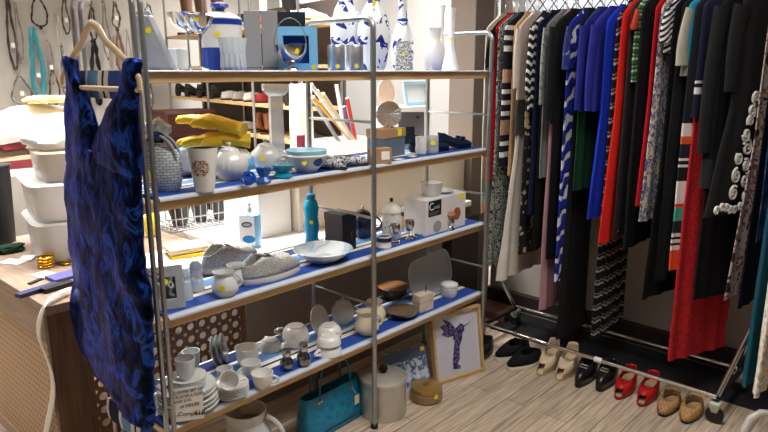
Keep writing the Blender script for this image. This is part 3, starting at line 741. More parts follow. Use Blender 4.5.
t, r, h, p = vase(374, 2.03, pv, 16.5, -10, 'white vase with large blue leaves beside the middle post, top shelf', flor, st=(.62, .83))
MB().lathe([(r*.44, h*.985), (r*.47, h), (r*.41, h*1.003), (r*.38, h*.99)], 28).build('lip', china, t)
pc = [(0, 0), (.75, 0), (.9, .04), (1, .2), (.95, .32), (.7, .46), (.42, .54), (.36, .62), (.34, .96), (.4, 1), (.34, 1), (.28, .95), (.28, .6), (0, .5)]
t, r, h, p = vase(402.5, 2.1, pc, 11.5, -22, 'long necked white bottle vase with blue flowers on the top shelf', flor)
MB().lathe([(r*.43, h*.53), (r*.47, h*.545), (r*.40, h*.57)], 24).build('neck_ring', blue_ink, t)
# patterned plaque in front of it
p, h, s = topitem(404, 1.99, 41)
t = thing('tile_plaque', 'black and white patterned easel plaque in front of the long necked vase', 'plaque', p, ANG-pi/2+.2); w_ = 19*s
q = Matrix.Rotation(-.12, 3, 'X'); mb = MB()
mb.prism([(-w_*.5, 0), (w_*.5, 0), (w_*.36, h), (-w_*.36, h)], (0, .004, .001), q @ Vector((1, 0, 0)), q @ Vector((0, 0, 1)), .005)
mb.build('frame', mat_blot('plaque_print', [(0, '#e6e6e2'), (.47, '#1c1c22'), (.55, '#e6e6e2'), (.6, '#2c2c34'), (.66, '#dddcd8')], 110, 1, .3, bmp=0), t)
mb = MB(); mb.prism([(-w_*.3, h*.2), (w_*.3, h*.2), (w_*.22, h*.8), (-w_*.22, h*.8)], (0, .0028, .001), q @ Vector((1, 0, 0)), q @ Vector((0, 0, 1)), .001)
mb.build('inner_panel', mat('#ecebe6', .3), t); sticker(t, (-w_*.05, -.004-h*.06, h*.55), (0, -1, .1), .008)
milk = mat('#f4f3f1', .25, 0, .01, coat=.3)
t, r, h, p = vase(433.5, 2.0, [(0, 0), (.7, 0), (.85, .05), (1, .3), (.95, .5), (.72, .66), (.62, .74), (.66, .9), (.78, 1), (.72, 1), (.58, .9), (.56, .72), (0, .5)], 10, 28, 'short white milk glass jug on the top shelf', milk)
MB().tube(handle_pts(r*.8, h*.45, h*.88, r*.4, 10, (.8, .6, 0)), r*.1, 8).build('handle', milk, t)
pb = [(0, 0), (.9, 0), (1, .02), (.72, .18), (.42, .4), (.36, .55), (.4, .9), (.55, 1), (.48, 1), (.3, .88), (.28, .5), (0, .3)]
for px, y, top, lab in ((440, 2.13, 5, 'left and taller slender white bud vase'), (450.5, 2.04, 8, 'right slender white bud vase with flared foot')):
    t, r, h, p = vase(px, y, pb, 8.5, top, lab, milk)
    sticker(t, (-.36*r, -.30*r, h*.5), TO_CAM, .008)
# grey clear bag at the left end
p, h, s = topitem(150, 2.10, 6)
t = thing('plastic_bag', 'grey see-through zip bag propped at the left end of the top shelf', 'bag', p, ANG-pi/2-.1)
gb = mat('#b9bec3', .3, 0, .1, 20, .4, 30, trans=.25)
a = [(-15*s, 0), (27*s, 0), (6*s, h*.86), (-12*s, h*.86)]
MB().prism(a, (0, .02, .001), (1, 0, 0), (0, 0, 1), .035).build('body', gb, t, bevel=.008)
MB().prism([(-12*s, h*.86), (6*s, h*.86), (4*s, h*.93), (-10*s, h*.93)], (0, .008, .001), (1, 0, 0), (0, 0, 1), .01).build('zip_top', mat('#d8dcde', .3), t, bevel=.002)
MB().tube([(-8*s, .0, h*.92), (-5*s, 0, h*1.06), (-1*s, 0, h*1.08), (2*s, 0, h*.92)], .0015, 6).build('string_handle', white_pl, t)
sticker(t, (4*s, -.0165, h*.62), (0, -1, 0), .011)
p, h, s = topitem(178, 2.16, 49)
box_thing('white_card_box', 'small white card box behind the goblet bases on the top shelf', 'box', p, (.06, .05, h), white_pl, .3)

# ---------------------------------------------------------------- SECOND SHELF
# woven basket bag
p, r, h = seat(166, 193, 134, 36, Z2)
t = thing('basket_bag', 'silver grey woven basket bag at the left end of the second shelf', 'bag', p, ANG-pi/2)
def weave():
    m, N, L, b = base_mat('woven_grey'); setp(b, .6)
    co = objco(N, L, rot=(pi/2, .25, 0)); br = node(N, 'ShaderNodeTexBrick'); br.inputs['Scale'].default_value = 1; br.inputs['Brick Width'].default_value = .022; br.inputs['Row Height'].default_value = .0095
    br.inputs['Mortar Size'].default_value = .0018; br.inputs['Mortar Smooth'].default_value = 1; L.new(co, br.inputs['Vector'])
    br.inputs['Color1'].default_value = lin('#dde2e5'); br.inputs['Color2'].default_value = lin('#bcc4c9'); br.inputs['Mortar'].default_value = lin('#5f686e')
    L.new(br.outputs['Color'], b.inputs['Base Color']); bump(N, L, b, br.outputs['Fac'], -.9, .006); return m
wv = weave()
rs = []
for z, s in ((0, .72), (.01, .86), (h*.3, 1), (h*.62, 1.02), (h*.8, .86), (h*.8, .78), (h*.5, .9), (.02, .7)):
    rs.append([(math.cos(2*pi*k/32)*r*s, math.sin(2*pi*k/32)*r*.62*s, z+(.12*h*(math.cos(2*pi*k/32)) if z > .1*h and z > .5*h else 0)*-1) for k in range(32)])
MB().rings(rs).build('woven_body', wv, t)
for yy in (-.35, .35):
    pts = [Vector((r*.8*math.cos(a), yy*r, h*.7+h*.3*math.sin(a)-.12*h*math.cos(a)*.8)) for a in [pi*k/12 for k in range(13)]]
    MB().tube(pts, .0055, 8).build('handle', mat('#8f989d', .5), t)
MB().tube([(-r*.75, -r*.35, h*.66), (-r*.8, -r*.5, h*.52)], .001, 5).build('tag_string', white_pl, t)
o = MB().bx(-.011, .011, -.0008, .0008, -.014, .014).build('price_tag', yellow_st, t); o.location = (-r*.72, -r*.66, h*.3)
crumple('navy_scrunchie', 'small navy fabric bow on the woven bag opening', 'bow', p+Vector((-.02, .0, h*.88)), (.05, .04, .035), fabric('#1b2338'), 4, .3)
crumple('tissue', 'crumpled clear plastic wrap above the woven bag', 'wrap', p+Vector((.03, .10, .17)), (.09, .08, .06), mat('#e6eaec', .2, trans=.3), 6, .35)
# blue and white plush / packet with gloves
pq = at_z(214, 186, Z2); pq = Vector((1.40, 2.17, Z2))
pq = at_y(212, 184, 2.17); pq.z = Z2
hb = z_at(pq, 146)-Z2
t = crumple('quilted_packet', 'plump blue and white plastic packet under the yellow gloves', 'packet', pq, (.34, .12, hb), mat_blot('packet_print', [(.3, '#f0f3f6'), (.47, '#eef2f6'), (.52, '#8fc0e8'), (.62, '#5fa4dd')], 9, 2, .3, interp='LINEAR', bmp=0), 8, .12, rz=ANG-pi/2)
gl = mat('#f6d438', .5, 0, .1, 30, .2, 80)
def glove(lab, c, rz, dz):
    t = thing('rubber_glove', lab, 'glove', c, rz, 'yellow gloves'); mb = MB()
    mb.tube([(.085, 0, .0), (.05, 0, .003), (.01, 0, .006), (-.03, 0, .004), (-.06, 0, .0)], [.03, .028, .03, .034, .026], 14, flat=.55)
    mb.build('palm', gl, t)
    for k, (y, ln, a) in enumerate(((-.024, .062, -.25), (-.008, .075, -.08), (.008, .072, .08), (.023, .056, .25))):
        d = Vector((-math.cos(a), math.sin(a), .05)); b0 = Vector((-.05, y, .002))
        MB().tube([b0, b0+d*ln*.5, b0+d*ln*.9+Vector((0, 0, -.006)), b0+d*ln+Vector((0, 0, -.01))], [.0105, .010, .0085, .004], 10).build('finger', gl, t)
    MB().tube([(.0, -.028, .0), (-.02, -.048, .004), (-.045, -.058, 0), (-.05, -.06, -.002)], [.012, .011, .009, .004], 10).build('thumb', gl, t)
    MB().tube([(.085, 0, 0), (.093, 0, -.001)], [.031, .033], 14, flat=.55).build('cuff', gl, t)
    t.scale = (1.25, 1.3, 1.6)
    return t
g = at_y(205, 137, 2.15); g.z = Z2+hb+.020
glove('lower yellow rubber glove lying on the blue packet, fingers to the left', g+Vector((.045, -.025, .0)), ANG-pi/2+.25, 0)
g2 = glove('upper yellow rubber glove lying across the other glove', g+Vector((.05, .0, .062)), ANG-pi/2-.22, 0); g2.rotation_euler = (0, .15, ANG-pi/2-.22)
# crest beaker
p, r, h = seat(205, 193, 146, 27, Z2); 
t = thing('crest_beaker', 'tall white tapered beaker with a brown crest on the second shelf', 'beaker', p, ANG-pi/2)
MB().lathe([(0, 0), (r*.70, 0), (r*.72, .004), (r*1.1, h), (r*1.06, h), (r*.66, .006), (0, .006)], 32).build('body', china, t)
crest = mat_blot('crest_print', [(0, '#f0ede6'), (.42, '#8a5a35'), (.5, '#c08a48'), (.56, '#5c4030'), (.63, '#f0ede6')], 190, 2, .3, bmp=0)
rs = []
for z, w_ in ((h*.38, .32), (h*.46, .62), (h*.58, .7), (h*.68, .6), (h*.74, .35)):
    rr = r*(.72+.38*z/h)+.0006; rs.append([(rr*math.sin(a*w_*1.05), -rr*math.cos(a*w_*1.05), z) for a in [-1+2*k/12 for k in range(13)]])
MB().rings(rs, False, False, False).build('crest', crest, t)
MB().lathe([(r*1.09, h*.985), (r*1.115, h), (r*1.06, h*1.004), (r*1.05, h*.985)], 32).build('gold_rim', mat('#d8cfae', .3), t)
def teapot(lab, px, base, top, wpx, z, m, spout=(-1, 0), rib=0, name='teapot', lidr=.5, cat='teapot', handle=True, rz=ANG-pi/2, st=None, knob_m=None, lid_m=None, squash=1):
    p, r, h = seat(px, base, top, wpx, z, 0)
    t = thing(name, lab, cat, p, rz)
    bh = h*.78
    fn = (lambda a, zz: 1+.03*math.cos(a*rib)) if rib else None
    MB().lathe([(0, 0), (r*.5, 0), (r*.55, bh*.04), (r*.85, bh*.22), (r, bh*.5), (r*.92, bh*.75), (r*lidr*1.1, bh*.97), (r*lidr, bh), (r*lidr*.94, bh*.98), (0, bh*.95)], 40, fn=fn).build('body', m, t)
    MB().lathe([(0, bh), (r*lidr*1.05, bh), (r*lidr*.95, bh*1.06), (r*lidr*.4, bh*1.13), (0, bh*1.14)], 28).build('lid', lid_m or m, t)
    MB().lathe([(0, bh*1.12), (r*.08, bh*1.13), (r*.13, h*.97), (r*.08, h), (0, h)], 16).build('knob', knob_m or m, t)
    if spout[0]:
        d = Vector((spout[0], 0, 0)); MB().tube([d*r*.8+Vector((0, 0, bh*.35)), d*r*1.15+Vector((0, 0, bh*.45)), d*r*1.3+Vector((0, 0, bh*.75)), d*r*1.45+Vector((0, 0, bh*.95))], [r*.22, r*.16, r*.11, r*.08], 12).build('spout', m, t)
    if handle:
        d = -(spout[0] or -1); MB().tube(handle_pts(r*.92, bh*.25, bh*.85, r*.5, 10, (d, 0, 0)), r*.075, 8).build('handle', m, t)
    if st: sticker(t, (0, -r*1.0, bh*.55), (0, -1, .1), .010)
    return t
pearl = mat('#dcdbd4', .2, 0, .03, coat=.4)
tt = teapot('round pearl white ribbed teapot behind the crest beaker', 229, 180, 141, 36, Z2, pearl, (0, 0), 18, handle=False)
tt.location += Vector((-.02, -.04, 0))
teapot('white sugar pot with lid and yellow sticker on the second shelf', 266, 172, 139, 30, Z2, china_grey, (0, 0), st=True, name='sugar_pot', cat='pot')
p, r, h = seat(307, 174, 147, 43, Z2)
t = thing('tureen', 'wide white serving dish with pale blue rim and blue flower', 'serving dish', p, ANG-pi/2)
MB().lathe([(0, 0), (r*.5, 0), (r*.52, h*.08), (r*.85, h*.4), (r, h*.75), (r*.92, h*.82), (r*.88, h*.80), (r*.8, h*.45), (0, h*.15)], 40).build('body', china_grey, t)
MB().lathe([(r*.84, h*.78), (r*.93, h*.82), (r*.95, h*.98), (r*.90, h), (r*.84, h*.9)], 40).build('blue_rim', mat('#9cc9dd', .2), t)
for s_ in (-1, 1): MB().tube(handle_pts(r*.95, h*.45, h*.72, r*.28, 8, (s_, 0, 0)), r*.07, 8).build('handle', china_grey, t)
rs = []
for z, w_ in ((h*.32, .2), (h*.45, .5), (h*.58, .45), (h*.68, .2)):
    rr = r*(.72+.33*z/h)+.002; rs.append([(rr*math.sin(.75+a*w_*.6), -rr*math.cos(.75+a*w_*.6), z) for a in [-1+2*k/8 for k in range(9)]])
MB().rings(rs, False, False, False).build('flower_print', mat('#27408f', .3), t)
sticker(t, (-.0, -r*.93, h*.5), (0, -1, .3), .010)
# blue glass
def ball_glass(lab, px, base, top, wpx, col, kind):
    p, r, h = seat(px, base, top, wpx, Z2); t = thing('candle_holder', lab, 'candle holder', p, ANG-pi/2, 'blue glass candle holders')
    g = mat(col, .06, 0, .05, trans=.55)
    if kind == 'disc':
        MB().lathe([(0, -.008), (r*.8, -.01), (r, -.004), (r, .004), (r*.8, .01), (r*.4, .005), (0, .005)], 28, (0, 0, r+.001), Matrix.Rotation(1.1, 3, 'X')).build('body', g, t)
        MB().lathe([(r*.45, .004), (r*.6, .012), (r*.45, .013), (r*.38, .006)], 24, (0, 0, r+.001), Matrix.Rotation(1.1, 3, 'X')).build('inner_ring', mat('#2f64c8', .08, trans=.3), t)
    else:
        MB().lathe([(0, 0), (r*.8, 0), (r*.95, h*.12), (r*.55, h*.4), (r*.8, h*.62), (r, h*.95), (r*.9, h), (r*.6, h*.72), (0, h*.5)], 28, fn=lambda a, z: 1+.06*math.cos(9*a)).build('body', g, t)
        MB().lathe([(r*.9, h*.96), (r*1.02, h*.98), (r*.88, h*1.02)], 28).build('rim', g, t)
ball_glass('round blue glass disc standing on edge at the front of the second shelf', 249, 187, 167, 15, '#1d62d0', 'disc')
ball_glass('deep blue fluted glass candle holder in the middle of the blue glass', 264, 184, 166, 15, '#1878d8', 'h')
ball_glass('turquoise glass candle holder in front of the sugar pot and tureen', 283, 179, 163, 22, '#22b4d6', 'h')
# crystal column
p = at_y(277, 143, 2.235); p.z = Z2; s = sc(p); h = z_at(p, 84)-Z2; w_ = 9*s
t = thing('crystal_column', 'tall square clear crystal candlestick at the back of the second shelf', 'candlestick', p, ANG-pi/2+.3)
gl_c = mat('#f3f6f7', .05, 0, .02, trans=.35)
def sq(hw, z): return [(-hw, -hw, z), (hw, -hw, z), (hw, hw, z), (-hw, hw, z)]
MB().rings([sq(w_*1.3, 0), sq(w_*1.3, h*.10), sq(w_*.9, h*.16)]).build('base', gl_c, t, bevel=.002)
MB().rings([sq(w_*.75, h*.16), sq(w_*.7, h*.86)]).build('column', gl_c, t, bevel=.004)
MB().rings([sq(w_*.9, h*.86), sq(w_*1.3, h*.92), sq(w_*1.3, h)]).build('top', gl_c, t, bevel=.002)
# small box behind (pink and yellow)
for px, c, lab in ((301, '#c8405a', 'small pink box top behind the tureen'),):
    p = at_y(px, 150, 2.225); p.z = Z2
    box_thing('small_box', lab, 'box', p, (.03, .03, z_at(p, 135)-Z2), mat(c, .5), .4)
# boxes at the middle post
p, r, h = seat(394, 157, 138, 40, Z2)
p = at_z(392, 157, Z2)+Vector((.02, .055, 0)); h = z_at(p, 128)-Z2
t = thing('gift_carton', 'slate blue carton with a brown cardboard lid on the second shelf', 'box', p, .12)
MB().bx(-.085, .085, -.05, .05, 0, h*.68).build('body', mat('#5f6f7b', .6), t, bevel=.001)
MB().bx(-.088, .088, -.053, .053, h*.68, h).build('lid', mat('#b08a62', .7), t, bevel=.001)
MB().bx(.02, .05, -.0545, -.053, h*.72, h*.98).build('price_label', yellow_st, t)
bxp, bxh = p, h
p = at_z(383, 164, Z2)+Vector((.01, .03, 0)); h = z_at(p, 148)-Z2
t = thing('brown_box', 'small brown cardboard box with white label by the middle post', 'box', p, -.35)
MB().bx(-.05, .05, -.022, .022, 0, h).build('body', mat('#a98460', .75), t, bevel=.001); MB().bx(-.002, .038, -.0228, -.022, h*.25, h*.8).build('label_patch', paper, t)
# silver ribbed ornament on the carton
pz = bxp+Vector((.02, .0, bxh+.001)); s = sc(pz); R_ = 13*s
t = thing('shell_ornament', 'silver ribbed round shell ornament standing on the slate blue carton', 'ornament', pz, ANG-pi/2+.25)
rs = []
for k in range(9):
    a = pi/2*k/8; rs.append([(R_*math.cos(a)*math.cos(b), -.012*math.sin(a)-.003*math.cos(R_ and 16*b)*math.cos(a)+.003, R_*1.0+R_*math.cos(a)*math.sin(b)*1.0) for b in [2*pi*i/64 for i in range(64)]])
MB().rings(rs, True, True).build('shell', mat('#d9d9d7', .4, .4, .04), t, ang=20)
MB().lathe([(0, 0), (.02, 0), (.018, .006), (.006, .012), (0, .012)], 18).build('stand', silver, t)
# grey photo card block, cups, candle glass
p = at_z(418, 152, Z2)+Vector((.05, .085, 0)); h = z_at(p, 112)-Z2
t = thing('card_stand', 'grey display card with a dark square picture behind the white cup', 'card', p, ANG-pi/2+.1); w_ = 26*sc(p)
q = Matrix.Rotation(-.1, 3, 'X')
mb = MB(); mb.box(q @ Vector((0, 0, h/2)), (w_, .006, h), q); mb.build('card', mat('#8e9196', .6), t, bevel=.001)
mb = MB(); mb.box(q @ Vector((-w_*.14, -.0035, h*.38)), (w_*.52, .001, h*.46), q); mb.build('picture', mat('#2a2d33', .4), t)
mb = MB(); mb.box(q @ Vector((w_*.25, -.0035, h*.86)), (w_*.12, .001, h*.08), q); mb.build('emblem', mat('#54585f', .5), t)
MB().box((0, .03, .003), (w_*.5, .06, .005)).build('foot', mat('#8e9196', .6), t)
p, r, h = seat(421, 154, 136, 12, Z2); cup('small plain white beaker in front of the grey display card', p, r, h, china, 0, 'white_beaker', foot=.85, handle=False)
p, r, h = seat(432, 153, 135, 13, Z2)
t = thing('candle_glass', 'clear candle glass with yellow label beside the navy sandals', 'candle', p)
MB().lathe([(0, 0), (r, 0), (r, h), (r*.93, h), (r*.93, h*.1), (0, h*.1)], 24).build('glass', mat('#eef1f1', .06, trans=.6), t)
MB().lathe([(0, h*.11), (r*.9, h*.11), (r*.9, h*.55), (0, h*.56)], 24).build('wax', mat('#e9e2c4', .5), t)
sticker(t, (-.72*r, -.72*r, h*.6), TO_CAM, .012)
for i, (px, py, d, lab) in enumerate(((402, 160, .05, 'white paper price slip at the front edge of the second shelf'), (416, 157, .04, 'small white card lying before the white beaker'))):
    q = at_z(px, py, Z2); o = MB().bx(-d/2, d/2, -.014, .014, 0, .002).build('price_slip', paper, None); o.location = (q.x, q.y+.02, Z2+.001); o.rotation_euler.z = .3*i; props(o, lab, 'card')
for i in range(14):
    pass
q = at_z(350, 167, Z2); t = thing('bead_string', 'string of white beads lying at the front of the second shelf', 'beads', (q.x, q.y+.02, Z2+.006))
pts = [Vector((.017*k-.02, .006*math.sin(k*1.1), 0)) for k in range(13)]
MB().tube(pts, .0008, 5).build('thread', white_pl, t)
for k, v in enumerate(pts): MB().ball(v, .0055, 10, 6).build('bead', milk, t)
# ================================================================== shoes
def shoe_outline(n, L, W):
    pts = []
    for k in range(n):
        a = 2*pi*k/n; c, s_ = math.cos(a), math.sin(a)
        x = -L/2*c                       # toe at -x
        u = (c+1)/2                      # 1 at the toe
        w_ = W/2*(.72+.28*math.sin(pi*min(1, u*1.02+.08)) if True else 1)
        pts.append((x, (abs(s_)**.75)*math.copysign(1, s_)*w_, u))
    return pts
def make_shoe(name, lab, loc_, rz, L, W, up_m, sole_m, in_m=None, group=None, sole=.012, heel=0, side=.045, back=.055, open0=.42, peep=False, vamp=.05, strap=None, deco=None, side_sign=1, cat='shoe', laces=None, tall=0):
    """toe towards local -x. open0: where the foot opening starts (fraction from the toe)"""
    t = thing(name, lab, cat, loc_, rz, group); n = 40; ol = shoe_outline(n, L, W)
    def lift(u): return heel*(max(0, min(1, (.62-u)/.4))**1.3) if heel else 0      # heel raise towards the back
    mb = MB(); 
    mb.rings([[(x*.97, y*.95, lift(u)) for x, y, u in ol], [(x*1.015, y*1.03, lift(u)+sole*.3) for x, y, u in ol], [(x*1.015, y*1.03, lift(u)+sole) for x, y, u in ol]])
    mb.build('sole', sole_m, t)
    # opening ellipse
    ox0, ox1 = -L/2+L*open0, L/2-.008; ocx, oa = (ox0+ox1)/2, (ox1-ox0)/2
    op = []
    for k in range(n):
        a = 2*pi*k/n; c, s_ = math.cos(a), math.sin(a)
        x = ocx-oa*c; u = (c+1)/2
        hh = vamp*(u**1.5)*1.0+side*(1-abs(2*u-1))+back*((1-u)**1.5)
        op.append((x, (abs(s_)**.8)*math.copysign(1, s_)*W*.36, max(hh, .02)+tall*(1-u*.5)))
    mbu = MB(); rs = []
    for f, bulge in ((0, 1.0), (.25, 1.03), (.55, 1.0), (.8, .9), (1, 1)):
        ring = []
        for (x, y, u), (px_, py_, pz_) in zip(ol, op):
            g = f
            b_ = sole+lift(u)
            e = g**2.3 if u > .5 else g**(1+2.6*u)
            hz_ = b_+(pz_)*(math.sin(min(1, g*1.05)*pi/2) if u > .5 else g)
            ring.append((x*bulge*(1-e)+px_*e if f < 1 else px_, (y*bulge)*(1-e)+py_*e if f < 1 else py_, hz_ if f < 1 else b_+pz_))
        rs.append(ring)
    b0 = 0; nv = []
    for r_ in rs: nv += r_
    fs = []
    for k in range(len(rs)-1):
        for i in range(n):
            j = (i+1) % n
            if peep and k <= 1 and (i <= 2 or i >= n-3): continue
            fs.append((k*n+i, k*n+j, (k+1)*n+j, (k+1)*n+i))
    mbu.add(nv, fs); mbu.build('upper', up_m, t, solid=.0025, ang=60)
    ins = MB(); ins.rings([[(x*.93, y*.9, lift(u)+sole+.001) for x, y, u in ol], [(x*.93, y*.9, lift(u)+sole+.003) for x, y, u in ol]]); ins.build('insole', in_m or mat('#b89d7c', .7), t)
    if heel:
        MB().rings([[(L*.40+dx*(.7 if z == 0 else 1), dy*(.7 if z == 0 else 1), z) for dx, dy in [(.028*math.cos(2*pi*k/14), .024*math.sin(2*pi*k/14)) for k in range(14)]] for z in (0, heel*.5, heel+.004)]).build('heel', sole_m, t)
    if strap:
        pts = [Vector((.0, -W*.42, sole+side*.8)), Vector((-.004, -W*.2, sole+side*1.35)), Vector((-.005, 0, sole+side*1.5)), Vector((-.004, W*.2, sole+side*1.35)), Vector((.0, W*.42, sole+side*.8))]
        MB().tube(pts, .006, 8, flat=.5).build('strap', strap, t)
    if laces:
        xo_, xt_ = -L/2+L*open0, -L/2
        def top_(x): g_ = max(0, min(1, (x-xt_)/(xo_-xt_)))**(1/2.3); return sole+vamp*math.sin(min(1, g_*1.05)*pi/2)
        for k in range(5):
            x = xo_-.006-k*.013; z = top_(x)+.008; x2 = x-.012
            MB().tube([(x, -.024, z-.010), (x-.004, -.010, z), (x2, .012, top_(x2)+.008), (x2, .024, top_(x2)-.004)], .0045, 6).build('lace', laces, t)
            MB().tube([(x, .024, z-.010), (x-.004, .010, z), (x2, -.012, top_(x2)+.008), (x2, -.024, top_(x2)-.004)], .0045, 6).build('lace', laces, t)
        for s_ in (-1, 1): MB().tube([(xo_-.004, 0, top_(xo_)+.006), (xo_-.002, s_*.02, top_(xo_)+.016), (xo_-.02, s_*.036, top_(xo_)+.004), (xo_-.022, s_*.012, top_(xo_)+.004)], .0028, 6).build('lace_bow', laces, t)
        MB().rings([[(xo_+dx, y, top_(xo_)-.012+dz+.004*math.cos(y*60)) for y in (-.026, -.013, 0, .013, .026)]+[(xo_+dx+.003, y, top_(xo_)-.012+dz) for y in (.026, .013, 0, -.013, -.026)] for dx, dz in ((-.03, .008), (0, .016), (.022, .036))]).build('tongue', up_m, t)
    if deco: deco(t, L, W, sole, vamp)
    return t
# navy slingback sandals on the second shelf
navy = fabric('#16233f'); dk = mat('#0f1420', .5)
def bow(m):
    def f(t, L, W, so, va):
        for s_ in (-1, 1): MB().ball((-L*.18, s_*.022, so+va+.008), .02, 12, 6, (.6, 1, .45)).build('bow_loop', m, t)
    return f
for px, py, rz, lab in ((448, 152, -.5, 'navy slingback sandal on the second shelf, nearer the candle glass'), (472, 149, -.35, 'navy slingback sandal at the right end of the second shelf')):
    q = at_z(px, py, Z2); 
    make_shoe('sandal', lab, (q.x-.04, q.y+.085, Z2), rz+pi, .21, .075, navy, dk, dk, 'navy slingback sandals', heel=.025, side=.02, back=.05, deco=bow(navy), strap=navy, vamp=.035)
slv = mat('#77777b', .35, .4)
for px, py, rz, lab in ((343, 172, -.3, 'black and silver strappy sandal lying beside the tureen'), (363, 169, .15, 'black and silver strappy sandal behind the bead string')):
    q = at_z(px, py, Z2)
    make_shoe('flat_sandal', lab, (q.x+.02, q.y+.12, Z2), rz+2.2, .19, .068, mat_blot('sandal_print%d' % px, [(0, '#55555a'), (.44, '#c9c9cc'), (.6, '#2b2b30')], 90, 2, .4, bmp=0), mat('#3a342f', .6), mat('#c9c3ba', .6), 'strappy sandals', side=.012, back=.03, strap=slv, vamp=.03, open0=.3, peep=True)

# ---------------------------------------------------------------- THIRD SHELF
q = at_z(172, 312, Z3); q = Vector((q.x, q.y+.03, Z3)); hh = z_at(q, 268)-Z3
t = thing('photo_frame', 'silver photo frame with yellow sticker at the left end of the third shelf', 'photo frame', q, ANG-pi/2+.42); w_ = 36*sc(q); qq = Matrix.Rotation(-.28, 3, 'X')
mb = MB()
for (x, z, sx, sz) in ((-w_*.39, hh/2, w_*.22, hh), (w_*.39, hh/2, w_*.22, hh), (0, hh*.12, w_*.56, hh*.24), (0, hh*.87, w_*.56, hh*.26)): mb.box(qq @ Vector((x, 0, z)), (sx, .01, sz), qq)
mb.build('frame', mat('#c3c9cd', .3, .5), t, bevel=.001)
mb = MB(); mb.box(qq @ Vector((0, .002, hh*.5)), (w_*.56, .003, hh*.54), qq); mb.build('photo', mat_blot('photo_print', [(0, '#222428'), (.45, '#6e7174'), (.55, '#d7d8d6'), (.62, '#3a3c40')], 40, 1, .4, bmp=0), t)
mb = MB(); mb.box((0, .045, hh*.3), (.03, .003, hh*.6), Matrix.Rotation(.35, 3, 'X')); mb.build('easel_leg', black_m, t)
o = sticker(t, qq @ Vector((0, -.0052, hh*.64)), (0, -1, .25), .011)
def shaker(lab, px, base, top, wpx, z, m, capm, grp, shape='cone'):
    p, r, h = seat(px, base, top, wpx, z, .3); t = thing('shaker', lab, 'shaker', p, 0, grp)
    if shape == 'ball': MB().lathe([(0, 0), (r*.55, 0), (r*.95, h*.14), (r, h*.3), (r*.85, h*.48), (r*.5, h*.6), (r*.48, h*.66), (0, h*.66)], 24).build('body', m, t); MB().lathe([(r*.5, h*.655), (r*.62, h*.68), (r*.62, h*.96), (r*.55, h), (0, h)], 24).build('cap', capm, t)
    else: MB().lathe([(0, 0), (r, 0), (r*1.0, h*.05), (r*.72, h*.72), (0, h*.72)], 24).build('body', m, t); MB().lathe([(r*.74, h*.715), (r*.78, h*.74), (r*.72, h*.88), (r*.45, h*.98), (0, h)], 24).build('cap', capm, t)
gsh = mat('#d7e0e6', .12, 0, .03, trans=.4); cap_b = mat('#a9bccb', .3)
shaker('glass salt shaker with pale blue cap behind the silver photo frame', 186, 301, 268, 15, Z3, gsh, cap_b, 'glass shakers')
shaker('taller glass shaker with pale blue cap to the right of its pair', 197, 292, 260, 16, Z3, gsh, cap_b, 'glass shakers')
def pitcher(lab, px, base, top, wpx, z, m, name='cream_jug', d=(1, 0, 0), cat='jug', st=False, rz=ANG-pi/2, bulge=1.0, hm=None):
    p, r, h = seat(px, base, top, wpx, z); t = thing(name, lab, cat, p, rz)
    fn = lambda a, zz: 1+(.28*max(0, math.cos(a-pi))**6 if zz > h*.8 else 0)
    MB().lathe([(0, 0), (r*.6, 0), (r*.65, h*.03), (r*.98, h*.25), (r, h*.42), (r*.78, h*.68), (r*.58, h*.82), (r*.72, h), (r*.66, h), (r*.5, h*.82), (r*.7, h*.62), (0, h*.1)], 36, fn=fn).build('body', m, t)
    MB().tube(handle_pts(r*.72, h*.32, h*.9, r*.55, 12, (1, 0, 0)), r*.09, 8).build('handle', hm or m, t)
    if st: sticker(t, (0, -r*1.0, h*.48), (0, -1, 0), .011)
    return t
pitcher('white china creamer with yellow sticker at the front of the third shelf', 226, 299, 268, 27, Z3, china_grey, st=True)
pitcher('white china creamer standing behind the stickered one', 237, 287, 261, 26, Z3, china_grey, rz=ANG)
glit = mat_blot('glitter_fabric', [(.3, '#8e8e90'), (.47, '#b9b8b6'), (.55, '#f0eeea'), (.64, '#8a8a8d')], 420, 1, .4, metal=.25, bmp=.5)
wsole = mat('#e2ded8', .6)
q = at_z(272, 283, Z3); make_shoe('sneaker', 'silver glitter sneaker nearest the shelf front', (q.x+.035, q.y+.05, Z3), pi-.05, .27, .098, glit, wsole, mat('#b3afaa', .8), 'silver glitter sneakers', sole=.026, side=.045, back=.05, vamp=.055, open0=.48, laces=white_pl)
q = at_z(248, 277, Z3); make_shoe('sneaker', 'silver glitter sneaker behind its pair, heel to the left', (q.x+.03, q.y+.16, Z3), pi+.05, .27, .098, glit, wsole, mat('#b3afaa', .8), 'silver glitter sneakers', sole=.026, side=.045, back=.05, vamp=.055, open0=.48, laces=white_pl)
p, r, h = seat(329, 267, 247, 60, Z3); p = at_z(329, 267, Z3)+Vector((.05, .09, 0)); r = 30*sc(p)
t = thing('serving_bowl', 'wide shallow white bowl with light blue marbling on the third shelf', 'bowl', p); h = .052
blm = mat_blot('marbled_glaze', [(.35, '#e9eef0'), (.5, '#dfe8ee'), (.58, '#a9cdea'), (.66, '#e4ebef')], 9, 3, .12, 1, interp='LINEAR', bmp=0, coat=.4)
MB().lathe([(0, 0), (r*.45, 0), (r*.48, .004), (r*.8, h*.55), (r, h), (r*.98, h+.003), (r*.75, h*.6), (r*.4, .014), (0, .012)], 48).build('bowl', blm, t)
MB().lathe([(r*.28, .0135), (r*.34, .018), (r*.38, .0155)], 40).build('inner_ring', mat('#c2c9d2', .2), t)
